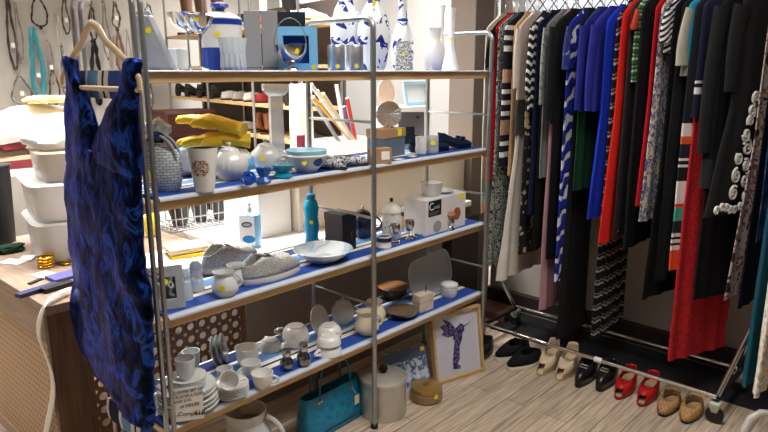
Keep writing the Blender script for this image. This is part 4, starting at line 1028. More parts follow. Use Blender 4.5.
# turquoise bottle
p, r, h = seat(312, 250, 196, 16, Z3); p = at_y(312, 243, 2.2); p.z = Z3; r = 8*sc(p); h = z_at(p, 194)-Z3
t = thing('water_bottle', 'wavy turquoise plastic bottle at the back of the third shelf', 'bottle', p)
MB().lathe([(0, 0), (r*.85, 0), (r*.95, h*.05), (r*.8, h*.2), (r, h*.38), (r*.82, h*.55), (r*.98, h*.74), (r*.7, h*.88), (r*.5, h*.9), (0, h*.9)], 30).build('body', mat('#159ccb', .25, trans=.15), t)
MB().lathe([(r*.52, h*.9), (r*.6, h*.91), (r*.6, h*.985), (r*.5, h), (0, h)], 24, fn=lambda a, z: 1+.04*math.cos(14*a)).build('cap', mat('#0f86b8', .35), t)
sticker(t, (-.6*r, -.66*r, h*.48), TO_CAM, .009)
# black box with emblem
p = at_z(357, 252, Z3)+Vector((-.01, .095, 0)); h = z_at(p, 212)-Z3
t = thing('black_gift_box', 'black box with a small gold emblem behind the middle post', 'box', p, .05)
MB().bx(-.045, .045, -.055, .055, 0, h*.8).build('body', mat('#17181f', .45), t, bevel=.001); MB().bx(-.047, .047, -.057, .057, h*.8, h).build('lid', mat('#1b1c24', .45), t, bevel=.001)
MB().tube([(.012, -.0556, h*.3), (.016, -.0556, h*.38), (.012, -.0556, h*.46), (.02, -.0556, h*.52)], .0025, 6).build('gold_emblem', gold, t)
tt = teapot('navy teapot with white handle behind the black gift box', 376, 243, 208, 26, Z3, mat('#1b2547', .25, coat=.3), (0, 0), knob_m=china, name='teapot'); tt.location += Vector((.0, .085, 0))
t = None
def canister(lab, px, base, top, wpx, m, lidm, knobm, dz=(0, 0, 0), band=None, name='canister'):
    p, r, h = seat(px, base, top, wpx, Z3, 0); p = p+Vector(dz); t = thing(name, lab, 'canister', p, ANG-pi/2)
    MB().lathe([(0, 0), (r*.85, 0), (r*.9, h*.03), (r*.9, h*.64), (r*.82, h*.66), (0, h*.66)], 32).build('body', m, t)
    MB().lathe([(r*.92, h*.64), (r*1.0, h*.66), (r*1.0, h*.7), (r*.85, h*.78), (r*.4, h*.88), (0, h*.9)], 32).build('lid', lidm, t)
    MB().lathe([(0, h*.89), (r*.12, h*.9), (r*.18, h*.96), (r*.12, h), (0, h)], 16).build('knob', knobm, t)
    if band: MB().lathe([(r*.9, h*.5), (r*.925, h*.52), (r*.925, h*.62), (r*.9, h*.64)], 32).build('band', band, t)
canister('white floral biscuit canister with lid on the third shelf', 395, 243, 200, 21, mat_blot('floral_china', [(0, '#e6e4de'), (.58, '#e6e4de'), (.62, '#9aa77a'), (.66, '#c99a8a'), (.7, '#8c94b0')], 60, 2, .2, bmp=0, coat=.3), china, mat('#2a2622', .4), (.03, .05, 0))
canister('small lidded jar with navy and amber band beside the floral canister', 411, 234, 205, 14, mat('#c79a5a', .3), mat('#cfd3d4', .3), mat('#2a2a33', .4), (.05, .07, 0), mat('#1d2747', .3), 'lidded_jar')
p, r, h = seat(384, 250, 234, 15, Z3); t = cup('small white pot with a navy band at the front of the third shelf', p, r, h, china, 0, 'small_pot', foot=.85, handle=False)
MB().lathe([(r*.97, h*.6), (r*1.03, h*.62), (r*1.03, h*.9), (r*.99, h*.92)], 24).build('navy_band', mat('#1a2550', .3), t)
for i, (px, base, top, lab) in enumerate(((395, 243, 223, 'left small silver wine goblet on the third shelf'), (409, 240, 219, 'right small silver wine goblet on the third shelf'))):
    p, r, h = seat(px, base, top, 11, Z3); t = thing('small_goblet', lab, 'goblet', p, 0, 'small silver goblets')
    MB().lathe([(0, h*.42), (r*.5, h*.45), (r*.95, h*.65), (r, h*.85), (r*.9, h), (r*.84, h), (r*.9, h*.8), (0, h*.5)], 24).build('bowl', silver, t)
    MB().lathe([(.003, h*.06), (.0025, h*.2), (.004, h*.3), (.003, h*.43), (0, h*.44)], 12).build('stem', silver, t)
    MB().lathe([(0, 0), (r*.75, 0), (r*.7, h*.03), (.003, h*.08), (0, h*.08)], 20).build('foot', silver, t)
brc = [(398, 246, .03, 'silver bangle lying before the goblets on the third shelf'), (415, 240, .026, 'thin silver bracelet beside the right goblet'), (424, 236, .03, 'silver chain bracelet in front of the white product box'), (434, 232, .026, 'silver charm bracelet nearest the small figurine')]
for i, (px, py, r_, lab) in enumerate(brc):
    q = at_z(px, py, Z3); t = thing('bracelet', lab, 'bracelet', (q.x+.01, q.y+.03, Z3), .4*i, 'silver bracelets')
    pts = [Vector((r_*math.cos(a), r_*.8*math.sin(a), .0045+.003*(k % 2))) for k, a in enumerate([2*pi*k/18 for k in range(18)])]
    MB().tube(pts, [.0045 if k % 2 else .0025 for k in range(18)], 6, True).build('links', silver, t)
    MB().ball((r_, 0, .008), .008, 10, 6).build('clasp', chrome, t)
# white product box
p = at_z(440, 237, Z3); 
q0, q1 = at_z(427, 237, Z3), at_z(465, 225, Z3); w_ = (q1-q0).length; cx = (q0+q1)/2
t = thing('product_box', 'white product box with black name panel and food picture on the third shelf', 'box', (cx.x, cx.y+.075, Z3), 0); h = (z_at(Vector((q0.x, q0.y, 0)), 196)-Z3)*.87
MB().bx(-w_/2, w_/2, -.07, .07, 0, h).build('body', mat('#dedbd9', .45), t, bevel=.001)
yy = -.0706
MB().bx(-w_*.44, -w_*.13, yy-.0003, yy, h*.52, h*.96).build('black_panel', black_m, t)
text_mesh('panel_letter', 'C', h*.30, white_pl, t, (-w_*.37, yy-.0006, h*.79), (pi/2, 0, 0)); text_mesh('panel_text', 'ook', h*.16, mat('#b9b9b9', .6), t, (-w_*.24, yy-.0006, h*.77), (pi/2, 0, 0))
for k in range(2): MB().bx(-w_*.41, -w_*(.18+.05*k), yy-.0008, yy-.0004, h*(.62-.05*k), h*(.635-.05*k)).build('small_print', mat('#8e8e8e', .6), t)
MB().lathe([(0, 0), (w_*.1, 0), (w_*.1, .0006), (0, .0006)], 20, (w_*.27, yy, h*.42), Matrix.Rotation(pi/2, 3, 'X')).build('food_picture', mat('#9a5a3a', .5), t)
MB().lathe([(0, 0), (w_*.10, 0), (w_*.10, .0006), (0, .0006)], 20, (-w_*.22, yy, h*.2), Matrix.Rotation(pi/2, 3, 'X') @ Matrix.Diagonal((1, .9, 1))).build('grey_picture', mat('#9b9a99', .5), t)
MB().bx(w_*.33, w_*.46, yy-.0004, yy, h*.82, h*.96).build('price_sticker', yellow_st, t)
pb_ = t.location.copy(); bh_ = h; bw_ = w_
pz = Vector((pb_.x-.035, pb_.y, Z3+bh_+.001)); 
t = thing('ramekin', 'white ribbed ramekin bowl standing on the white product box', 'bowl', pz); r = 11*sc(pz); h = z_at(pz, 182)-pz.z
MB().lathe([(0, 0), (r*.8, 0), (r*.84, .003), (r, h*.92), (r*1.03, h), (r*.93, h), (r*.78, .006), (0, .006)], 48, fn=lambda a, z: 1+.012*math.cos(24*a)).build('bowl', china_grey, t)
MB().lathe([(r*1.0, h*.93), (r*1.05, h*.96), (r*1.02, h*1.0)], 32).build('rim', china_grey, t)
pz = Vector((pb_.x+.062, pb_.y, Z3+bh_+.001)); r = 11*sc(pz)
t = thing('glass_dish', 'low clear glass dish lying on the right end of the product box', 'dish', pz)
MB().lathe([(0, 0), (r*.7, 0), (r, .012), (r*1.0, .016), (r*.68, .005), (0, .005)], 32).build('dish', mat('#dfe6e6', .08, trans=.5), t)
MB().lathe([(r*.97, .0125), (r*1.03, .015), (r*.98, .018)], 32).build('rim', mat('#cfd8d8', .08, trans=.3), t)
p, r, h = seat(447, 230, 208, 10, Z3); p.y -= .02
t = thing('figurine', 'small silver and brown figurine in front of the product box', 'figurine', p)
MB().lathe([(0, 0), (r*.9, 0), (r*.8, h*.08), (r*.5, h*.2), (r*.9, h*.38), (r*.7, h*.55), (0, h*.56)], 20).build('lower_body', silver, t)
MB().lathe([(0, h*.55), (r*.5, h*.56), (r*1.0, h*.75), (r*.75, h*.92), (0, h)], 20).build('upper_body', mat('#a8825f', .4), t)

# ---------------------------------------------------------------- LOWEST SHELF
GP = 'white dinner plates stacked on the lowest shelf'
pl = at_z(192, 418, Z4)+Vector((.03, .075, 0))
pl.x = max(pl.x, XL+.125)
rp = 30*sc(pl); gp = mat('#d6d7d4', .16, 0, .03, coat=.4); nm = ['bottom', 'second', 'third', 'fourth', 'fifth', 'sixth', 'seventh', 'eighth', 'ninth', 'topmost']
hp_ = (z_at(pl, 378)-Z4)/10
for i in range(10):
    o = MB().lathe([(r_*(1 if i < 6 else .93), z) for r_, z in plate_prof(rp, .017)], 44).build('dinner_plate', gp, None); o.location = (pl.x+.003*math.sin(i*2), pl.y+.003*math.cos(i*3), Z4+i*.0083)
    props(o, 'white dinner plate in the big stack on the lowest shelf, %s%s' % (nm[i], ' from the bottom' if 0 < i < 9 else ' plate'), 'plate', GP)
sz = Z4+9*.0083+.021; rs_ = rp*.6
for i in range(5):
    o = MB().lathe(plate_prof(rs_, .012), 36).build('saucer', gp, None); o.location = (pl.x+.006, pl.y, sz-.012+i*.0065); props(o, 'small saucer on the dinner plate stack, %s' % ('lowest of five', 'second of five from below', 'third of five', 'fourth of five from below', 'topmost of five')[i], 'saucer', 'saucers on the dinner plates')
cz = sz-.012+4*.0065+.006; pc_ = Vector((pl.x+.0, pl.y, cz)); rc = 10*sc(pc_)
cup('pale grey cup standing on top of the dinner plate stack', pc_, rc, max(.04, z_at(pc_, 358)-cz), china_grey, 1.2)
# note
yb_ = Vector((-.50, -.87, 0)).normalized(); npos = pl+yb_*(rp+.004); 
t = thing('price_note', 'white handwritten price note leaning on the dinner plate stack', 'note', (npos.x, npos.y, Z4+.001), math.atan2(yb_.y, yb_.x)+pi/2)
zt, zb = z_at(npos, 388)-Z4, .010; nw = 30*sc(npos); qn = Matrix.Rotation(-.0, 3, 'X')
nh = zt-zb; MB().box((0, 0, zb+nh/2), (nw, .0016, nh)).build('card', paper, t)
for k, (tx, sz_, x, zf) in enumerate((('COFFEE SET OF', .115, .06, .90), ('10 PLATES 6 CUPS', .115, .0, .76), ('AND JUG', .115, -.16, .62), ('10 PIECES', .13, .05, .46), ('Complete', .17, .08, .2), ('£19', .2, .36, .2), ('—', .15, -.38, .2))):
    o = text_mesh('handwriting', tx, nh*sz_, ink, t, (x*nw, -.0016, zb+nh*zf), (pi/2, -.06 if k < 4 else .1, 0), .0003)
# upright plates at the back, behind the stacks
for i in range(3):
    px_ = at_y(214+i*5, 372, 2.16); t = thing('side_plate', ('left', 'middle', 'right')[i]+' one of three grey side plates leaning at the back of the lowest shelf', 'plate', (px_.x, 2.17, Z4+.002), .9, 'leaning side plates')
    MB().lathe(plate_prof(.062, .01), 32, (0, 0, .062), Matrix.Rotation(pi/2-.2, 3, 'X')).build('plate', gp, t); MB().lathe([(.0605, .0125), (.0625, .013), (.0615, .0145)], 32, (0, 0, .062), Matrix.Rotation(pi/2-.2, 3, 'X')).build('rim_band', mat('#9aa0a4', .2), t)
s2, r2, h2 = seat(231, 402, 385, 37, Z4)
for i in range(6):
    o = MB().lathe(plate_prof(r2, .012), 36).build('saucer', gp, None); o.location = (s2.x, s2.y, Z4+i*.0065); props(o, 'white saucer in the stack beside the dinner plates, %s' % ('lowest of six', 'second of six from below', 'third of six from below', 'fourth of six', 'fifth of six', 'topmost of six')[i], 'saucer', 'saucers beside the dinner plates')
c2 = Vector((s2.x, s2.y, Z4+6*.0065+.008))
def tc(lab, px, base, top, wpx, z, rz, tilt=None, dz=Vector((0, 0, 0)), m=None):
    p, r, h = seat(px, base, top, wpx, z); p = p+dz; return cup(lab, p, r, h, m or china, rz, 'tea_cup', 'white coffee cups on the lowest shelf', tilt)
tcup = cup('coffee cup tipped on its side on the saucer stack, mouth to the front', c2+Vector((-.012, -.03, .030)), .037, .056, china, 0, 'tea_cup', 'white coffee cups on the lowest shelf'); tcup.rotation_euler = (1.15, 0, ANG-pi/2+.1)
cup('grey cup standing upright at the back of the saucer stack', c2+Vector((-.0, .032, 0)), .031, .05, china_grey, .3, 'tea_cup', 'white coffee cups on the lowest shelf')
p, r, h = seat(224, 372, 352, 24, Z4+.045); cup('darker grey cup tilted behind the tipped coffee cup', Vector((s2.x+.01, 2.2, Z4)), .036, .085, china_grey, 2.5, 'tea_cup', 'white coffee cups on the lowest shelf')
tc('white coffee cup at the back of the lowest shelf, behind two others', 251, 378, 349, 24, Z4, .5, dz=Vector((.03, .06, 0)))
tc('coffee cup half hidden behind the front footed cup', 252, 385, 362, 20, Z4, 3.0, dz=Vector((.02, .03, 0)))
tc('footed coffee cup alone at the front of the lowest shelf', 263, 391, 368, 22, Z4, ANG-pi/2, dz=Vector((0, 0, 0)))
shk = mat('#8f8f90', .15, .95, .05)
shaker('left chrome salt shaker with round body on the lowest shelf', 287, 372, 348, 14, Z4, shk, chrome, 'chrome shakers', 'ball')
shaker('right chrome salt shaker with round body on the lowest shelf', 304, 368, 342, 15, Z4, shk, chrome, 'chrome shakers', 'ball')
def inv(lab, p, r, h, rz, m=china):
    t = cup(lab, p+Vector((0, 0, h)), r, h, m, 0, 'tea_cup', 'white tea cups stacked on the lowest shelf'); t.rotation_euler = (pi, 0, rz); return t
p, r, h = seat(329, 358, 338, 29, Z4); r *= .92
inv('upside down tea cup at the front of the cup pile', p, r, h, ANG+pi/2+.9)
inv('tea cup stacked upside down on the front upside down cup', p+Vector((0, .0, h+.001)), r*.94, h*.9, ANG+pi/2-2.2)
pA = p+Vector((.075, .075, 0)); 
t = thing('side_plate', 'white plate leaning behind the tea cup pile', 'plate', pA+Vector((.02, .105, .003)), .3)
MB().lathe(plate_prof(.07, .012), 36, (0, 0, .07), Matrix.Rotation(pi/2-.3, 3, 'X')).build('plate', china, t); MB().lathe([(.068, .0145), (.0705, .015), (.069, .017)], 36, (0, 0, .07), Matrix.Rotation(pi/2-.3, 3, 'X')).build('rim', gp, t)
cup('tea cup standing on its own behind the front cup pile', pA, r*.95, h*1.0, china, .2, 'tea_cup', 'white tea cups stacked on the lowest shelf')
inv('tea cup turned over on the cup behind the front pile', pA+Vector((0, 0, h*1.0+.001)), r*.95, h*.95, .6)
p, r, h = seat(302, 358, 338, 30, Z4); p = p+Vector((.03, .075, 0)); r *= .95
cup('tea cup under the stickered cup, left in the cup pile', p, r, h*1.1, china, 3.3, 'tea_cup', 'white tea cups stacked on the lowest shelf')
t = inv('tea cup with yellow sticker turned over on the left cup of the pile', p+Vector((0, 0, h*1.1+.001)), r*.98, h*1.15, 2.4)
o = sticker(None, (0, 0, 0), TO_CAM, .011); o.parent = t; o.rotation_euler = (pi, 0, -2.4); d_ = Matrix.Rotation(-2.4, 3, 'Z'); 
o.location = Matrix.Rotation(pi, 3, 'X').inverted() @ (Matrix.Rotation(2.4, 3, 'Z').inverted() @ Vector((-.70*r*.92, -.68*r*.92, -h*1.15*.5)))
t0 = inv('pale cup lying low at the left back of the cup pile', p+Vector((-.095, .06, 0)), r*.85, h, 1.2, china_grey)
teapot('grey white sugar bowl with lid at the back of the lowest shelf', 349, 327, 297, 24, Z4, china_grey, (0, 0), name='sugar_bowl', cat='bowl', lidr=.6).location += Vector((-.02, .02, 0))
pitcher('cream stoneware jug beside the middle post, front one of two', 370, 339, 308, 25, Z4, cream).location.y += .02
tt = pitcher('cream stoneware jug standing behind its twin', 378, 330, 301, 23, Z4, cream, rz=ANG); tt.location += Vector((.03, .05, 0))
amb = mat('#6b4a33', .25, 0, .1, trans=.2); br_g = mat('#3a2b22', .08, 0, .1, coat=.6)
p, r, h = seat(398, 305, 284, 32, Z4); p = p+Vector((.02, .05, 0))
t = thing('wooden_bowl', 'amber brown bowl at the back of the lowest shelf', 'bowl', p)
MB().lathe([(0, 0), (r*.5, 0), (r*.55, .006), (r*.9, h*.6), (r, h), (r*.96, h), (r*.8, h*.5), (0, .012)], 36).build('bowl', amb, t); MB().lathe([(r*.97, h*.97), (r*1.02, h*.985), (r*.98, h*1.02)], 36).build('rim', mat('#8a6240', .3), t)
p, r, h = seat(402, 322, 304, 33, Z4)
t = thing('glazed_bowl', 'dark brown glossy glass bowl at the front of the lowest shelf', 'bowl', p)
MB().lathe([(0, 0), (r*.4, 0), (r*.45, .004), (r*.88, h*.5), (r, h), (r*.96, h), (r*.8, h*.45), (0, .01)], 36).build('bowl', br_g, t); MB().lathe([(r*.97, h*.97), (r*1.02, h*.985), (r*.98, h*1.03)], 36).build('rim', mat('#6e5a48', .15), t)
# oblong glass tray standing on edge
p0 = at_z(441, 296, Z4)+Vector((.02, .07, 0)); s = sc(p0); hh = z_at(p0, 256)-Z4
t = thing('glass_tray', 'oblong frosted glass tray standing on edge at the back, lowest shelf', 'tray', p0, .12)
w_ = 58*s*1.32; rad = hh*.36; oval = []
for cx_, cy_, a0 in ((w_/2-rad, rad, -90), (w_/2-rad, hh-rad, 0), (-w_/2+rad, hh-rad, 90), (-w_/2+rad, rad, 180)):
    for k in range(9): a = R(a0+90*k/8); oval.append((cx_+rad*math.cos(a), cy_+rad*math.sin(a)))
q = Matrix.Rotation(-.2, 3, 'X'); frost = mat('#c6cfd0', .25, 0, .03, trans=.25)
MB().prism(oval, (0, 0, .002), q @ Vector((1, 0, 0)), q @ Vector((0, 0, 1)), .005).build('tray', frost, t, bevel=.002)
pts = [q @ Vector((a*1.0, -.006, b)) + Vector((0, 0, .002)) for a, b in oval]
MB().tube(pts, .004, 8, True).build('rim', mat('#d7dede', .15, trans=.2), t)
p, r, h = seat(452, 299, 280, 17, Z4); p = p+Vector((.0, .02, 0))
t = thing('white_jar', 'white lidded jar in front of the right end of the glass tray', 'jar', p)
MB().lathe([(0, 0), (r*.85, 0), (r, h*.2), (r, h*.62), (r*.85, h*.7), (0, h*.7)], 28).build('body', china_grey, t); MB().lathe([(r*.9, h*.7), (r*1.02, h*.73), (r*1.02, h*.86), (r*.7, h*.97), (0, h)], 28).build('lid', china, t)
p = at_z(427, 312, Z4)+Vector((.01, .035, 0)); h = z_at(p, 293)-Z4
t = thing('marble_candle_box', 'small pale marble box with a dark wick in front of the glass tray', 'candle', p, -.1)
MB().bx(-.05, .05, -.027, .027, 0, h).build('box', mat_blot('marble', [(.3, '#d8ccbc'), (.55, '#c9b9a6'), (.7, '#e2d9cc')], 18, 3, .4, interp='LINEAR', bmp=0), t, bevel=.002)
MB().bx(-.051, .051, -.028, .028, h*.55, h*.58).build('seam', mat('#9d8d7b', .6), t)
MB().tube([(.02, 0, h), (.021, 0, h+.02), (.019, 0, h+.035)], .0022, 6).build('wick', ink, t)

# ================================================================== FLOOR under the shelf
p, r, h = seat(250, 452, 405, 48, 0); p = Vector((p.x, max(p.y, 1.98), 0))
pitcher('large white ceramic jug on the floor under the lowest shelf', 250, 452, 372, 50, 0, china_grey, 'ceramic_jug').location = (at_y(247, 415, 2.0).x, 2.0, 0)
# teal handbag
q0 = at_z(335, 448, 0); p = Vector((at_y(331, 420, 2.03).x, 2.03, 0)); s = sc(p)
t = thing('handbag', 'teal blue leather handbag with small price tag on the floor', 'handbag', p, .03)
w_ = 78*s; h = min(.25, z_at(p, 386)); teal = mat_blot('teal_leather', [(.3, '#12688a'), (.5, '#1c8fba'), (.62, '#137a9f'), (.75, '#6f7368')], 16, 3, .4, interp='LINEAR', bmp=.3)
rs = []
for z, sx, sy in ((0, .94, 1), (.01, 1, 1.1), (h*.5, 1.0, .9), (h*.93, .96, .55), (h, .98, .5), (h, .94, .42), (h*.6, .92, .6), (.02, .9, .85)):
    rs.append([(math.copysign(abs(math.cos(2*pi*k/36))**.35, math.cos(2*pi*k/36))*w_/2*sx, math.copysign(abs(math.sin(2*pi*k/36))**.6, math.sin(2*pi*k/36))*.065*sy, z) for k in range(36)])
MB().rings(rs).build('body', teal, t, ang=50)
hz = min(.352, z_at(p, 340))
for yy in (-.034, .034):
    pts = [Vector((w_*.27*math.cos(a)*(1.0 if math.sin(a) < .8 else 1), yy*(1-.2*math.sin(a)), h*.86+(hz-h*.86)*math.sin(a)**.7)) for a in [pi*k/14 for k in range(15)]]
    MB().tube(pts, .006, 8, flat=.5).build('handle', teal, t)
    for sx in (-1, 1): MB().lathe([(.010, -.002), (.013, 0), (.010, .002), (.007, 0)], 16, (sx*w_*.27, yy*1.16, h*.84), Matrix.Rotation(pi/2, 3, 'X')).build('ring', chrome, t)
MB().bx(-w_*.30, w_*.30, -.0705, -.069, h*.12, h*.16).build('seam', mat('#0b4a63', .4), t)
MB().tube([(w_*.27, -.045, h*.84), (w_*.29, -.062, h*.68)], .001, 5).build('tag_string', white_pl, t); MB().bx(w_*.25, w_*.33, -.070, -.068, h*.42, h*.66).build('price_tag', mat('#ece6c8', .6), t)
# steel canister
p, r, h = seat(386, 426, 368, 46, 0)
p = p+Vector((.02, .035, 0))
t = thing('steel_canister', 'large brushed steel canister with a black knob lid on the floor', 'canister', p)
h = min(.31, z_at(p, 378))
MB().lathe([(0, 0), (r*.98, 0), (r, .004), (r, h), (r*.96, h), (r*.96, .01), (0, .01)], 44).build('body', mat('#cfcdc9', .42, .75, .06), t)
MB().lathe([(r*.95, h+.001), (r*1.05, h), (r*1.05, h+.014), (r*.9, h+.02), (r*.4, h+.03), (0, h+.032)], 44).build('lid', mat('#d9d8d4', .4, .75, .05), t)
MB().lathe([(0, h+.03), (r*.12, h+.032), (r*.1, h+.04), (r*.2, h+.047), (r*.17, h+.06), (0, h+.063)], 24).build('knob', mat('#1c1a1a', .2), t)
# framed hummingbird
a, b = at_z(433, 385, 0), at_z(485, 369, 0)
cx = Vector(((a.x+b.x)/2, (a.y+b.y)/2, 0)); dvec = (b-a); rz = math.atan2(dvec.y, dvec.x); w_ = dvec.length*.92; hh = z_at(cx, 313)
t = thing('framed_print', 'pale wood framed purple hummingbird print leaning on the shelf unit', 'framed picture', (cx.x, cx.y, 0), rz)
lean = -.16; q = Matrix.Rotation(lean, 3, 'X'); mb = MB(); fw_ = .014; hh = hh/math.cos(lean)
for (x, z, sx, sz) in ((-w_/2+fw_/2, hh/2, fw_, hh), (w_/2-fw_/2, hh/2, fw_, hh), (0, fw_/2, w_-2*fw_, fw_), (0, hh-fw_/2, w_-2*fw_, fw_)): mb.box(q @ Vector((x, 0, z)), (sx, .035, sz), q)
mb.build('frame', wood('frame_wood', '#b9935f', '#d3af7c', 'Z'), t, bevel=.0015)
mb = MB(); mb.box(q @ Vector((0, .004, hh/2)), (w_-2*fw_, .004, hh-2*fw_), q); mb.build('mount', mat('#c9cad8', .6), t)
def on(x, z, y=.0012): return q @ Vector((x*w_, y, z*hh))
bird = mat_blot('bird_print', [(0, '#2c1f4a'), (.45, '#4a3a78'), (.56, '#8d84ae'), (.62, '#3b2c60')], 70, 1, .6, bmp=0)
mb = MB()
def flat_poly(pts): 
    mb.prism(pts, q @ Vector((0, .002, 0)), q @ Vector((w_, 0, 0)), q @ Vector((0, 0, hh)), .0015)
flat_poly([(.02, .66), (.10, .62), (.17, .66), (.17, .74), (.10, .78), (.04, .75)])           # head
flat_poly([(.155, .73), (.32, .765), (.155, .705)])                                           # beak
flat_poly([(.06, .76), (-.05, .70), (-.07, .58), (-.02, .48), (.06, .46), (.11, .55), (.13, .66)])   # breast
flat_poly([(-.04, .56), (-.08, .40), (-.12, .20), (-.03, .18), (.03, .26), (.05, .46)])        # tail
flat_poly([(.00, .16), (-.03, .12), (-.12, .14), (-.10, .21)]); flat_poly([(-.03, .20), (.05, .15), (.02, .11), (-.06, .14)])
flat_poly([(-.02, .74), (-.12, .84), (-.26, .90), (-.20, .82), (-.33, .80), (-.24, .72), (-.30, .68), (-.18, .62), (-.06, .62)])   # wing
mb.build('hummingbird', bird, t)
mb = MB(); mb.box(on(.27, .94, .0005), (w_*.16, .001, hh*.035), q); mb.build('white_label', paper, t)
mb = MB(); mb.box(on(.03, .92, .0005), (w_*.08, .001, hh*.035), q); mb.build('price_sticker', yellow_st, t)
# small canvas
a, b = at_z(402, 401, 0), at_z(441, 388, 0); cx = (a+b)/2; dv = b-a
t = thing('canvas_print', 'small blue and white flower canvas leaning beside the steel canister', 'canvas', (cx.x-.01, cx.y+.07, 0), math.atan2(dv.y, dv.x)); w_ = dv.length*1.05; hh = z_at(cx, 355); q = Matrix.Rotation(-.3, 3, 'X')
mb = MB(); mb.box(q @ Vector((0, 0, hh/2)), (w_, .018, hh), q); mb.build('canvas', mat_blot('blue_flowers', [(.3, '#d9dee8'), (.47, '#aebccf'), (.52, '#5f7299'), (.58, '#33466f'), (.66, '#c9d2df')], 24, 2, .4, interp='LINEAR', bmp=0), t, bevel=.001)
mb = MB(); mb.box(q @ Vector((0, -.0092, hh*.86)), (w_, .001, hh*.26), q); mb.build('sky_band', mat('#54688f', .5), t)
mb = MB(); mb.box(q @ Vector((w_*.42, -.0095, hh*.9)), (w_*.1, .001, hh*.1), q); mb.build('price_sticker', yellow_st, t)
p, r, h = seat(426, 405, 377, 32, 0)
t = thing('candle_jar', 'amber ribbed glass candle jar with gold lid before the flower canvas', 'candle jar', p)
MB().lathe([(0, 0), (r*.9, 0), (r, h*.1), (r, h*.6), (r*.9, h*.66), (0, h*.66)], 64, fn=lambda a, z: 1+.015*math.cos(32*a)).build('jar', mat('#a88a62', .15, 0, .08, trans=.25), t)
MB().lathe([(r*.95, h*.66), (r*.98, h*.68), (r*.98, h*.9), (r*.85, h*.95), (0, h*.96)], 40).build('lid', mat('#b08d58', .2, .5), t); MB().lathe([(0, h*.95), (r*.2, h*.96), (r*.15, h*1.04), (0, h*1.06)], 16).build('knob', mat('#8c7b5c', .2, .5), t)
sticker(t, (-.25*r, -.98*r, h*.55), (-.25, -.97, 0), .012)

# ================================================================== shoe rack in the background
R0, R1 = Vector((2.62, 3.08, 0)), Vector((3.09, 5.5, 0)); dv = (R1-R0); Lr = dv.length; dv.normalize(); nv = Vector((dv.y, -dv.x, 0))
def rack_hit(px, py):
    r = ray(px, py); a, b = r[0], r[1]
    den = a*dv.y-b*dv.x; tt_ = (R0.x*dv.y-R0.y*dv.x)/den; P = Vector((a*tt_, b*tt_, H+r[2]*tt_)); return P, (P-R0).dot(dv)
zs = [rack_hit(300, 107.5)[0].z, rack_hit(240, 132)[0].z, rack_hit(195, 33)[0].z]; z100 = zs[0]; stp = z100-zs[1]
shelves = [zs[1]-stp*k for k in range(4, 0, -1)]+[zs[1], zs[0], zs[0]+(zs[2]-zs[0])*.5, zs[2]]
shelves = [z for z in shelves if z > .1]
rzr = math.atan2(dv.y, dv.x)
rack = thing('shoe_rack', 'tall pale wood shoe rack filled with shoes behind the shelf unit', 'shoe rack', R0, rzr)
DR = .30
for z in shelves: MB().bx(0, Lr, -DR, 0, z-.022, z).build('rack_shelf', tan_wood, rack)
ptop = shelves[-1]+.35
for x in (.02, Lr*.28, Lr*.62, Lr-.02):
    MB().tube([(x, .006, 0), (x, .006, ptop)], .011, 8).build('post', pipe, rack); MB().tube([(x, -DR, 0), (x, -DR, ptop)], .011, 8).build('post', pipe, rack)
MB().bx(0, Lr, -DR-.02, -DR-.012, .05, ptop-.2).build('shade_panel', mat('#4d4643', .7), rack)  # dark panel added for the shade the shelves cast behind the shoes
# shoes on it
def rshoe(px, py, zi, col, kind, lab, L=.24, rz=None):
    P, u = rack_hit(px, py); u = min(Lr-.12, max(.08, u)); z = shelves[zi]
    base = R0+dv*u+nv*.13; base.z = z+.001
    m = mat(col, .4)
    if kind == 'boot':
        t = thing('ankle_boot', lab, 'boot', base, rzr+pi/2+(rz or 0), 'shoes on the rack')
        MB().tube([(-.10, 0, .03), (-.06, 0, .035), (-.0, 0, .045), (.03, 0, .07), (.035, 0, .12), (.04, 0, .20)], [.025, .034, .036, .042, .04, .045], 16).build('upper', m, t)
        MB().rings([[(x, y*.9, 0) for x, y, u_ in shoe_outline(24, .23, .08)], [(x, y, .012) for x, y, u_ in shoe_outline(24, .23, .08)]]).build('sole', mat('#3a2a20', .6), t)
        MB().tube([(.04, 0, .198), (.04, 0, .205)], [.046, .048], 16).build('cuff', m, t)
        t.scale = (.85, .85, .72) if zi < len(shelves)-1 else (1.2, 1.2, 1.7)
    else:
        make_shoe('court_shoe' if kind == 'heel' else 'flat_shoe', lab, base, rzr-pi/2+pi+(rz or 0), L, .075, m, mat('#2a2422', .6), mat('#cbb79a', .6), 'shoes on the rack', heel=.05 if kind == 'heel' else 0, side=.03, back=.05, vamp=.04)
n_t, n_m, n_l = len(shelves)-1, len(shelves)-3, len(shelves)-4
words_ = ['black', 'black', 'black', 'black', 'black']
for k, (px, c, kind, lab) in enumerate(((172, '#191719', 'heel', 'first black heeled shoe at the left end of the rack shelf behind the gloves'), (184, '#1b1a1c', 'heel', 'second black heeled shoe from the left on that rack shelf'), (196, '#151416', 'heel', 'third black heeled shoe from the left on that rack shelf'), (208, '#1d1b1d', 'heel', 'rightmost of four black heeled shoes, left of the silver shoe'),
        (220, '#b6b2ae', 'flat', 'silver flat shoe beside the rack post'), (231, '#8e8a86', 'flat', 'grey strappy flat shoe between the silver and red shoes'), (242, '#c4bdb6', 'flat', 'pale strappy sandal left of the red shoe'), (253, '#8c1f24', 'flat', 'dark red flat shoe on the rack seen left of the crystal column'), (283, '#1d1b1c', 'heel', 'black heeled shoe right of the crystal column, upper row'), (293, '#201e1f', 'heel', 'black heeled shoe near the right end of the rack, upper row'))):
    rshoe(px, 98, n_m, c, kind, lab)
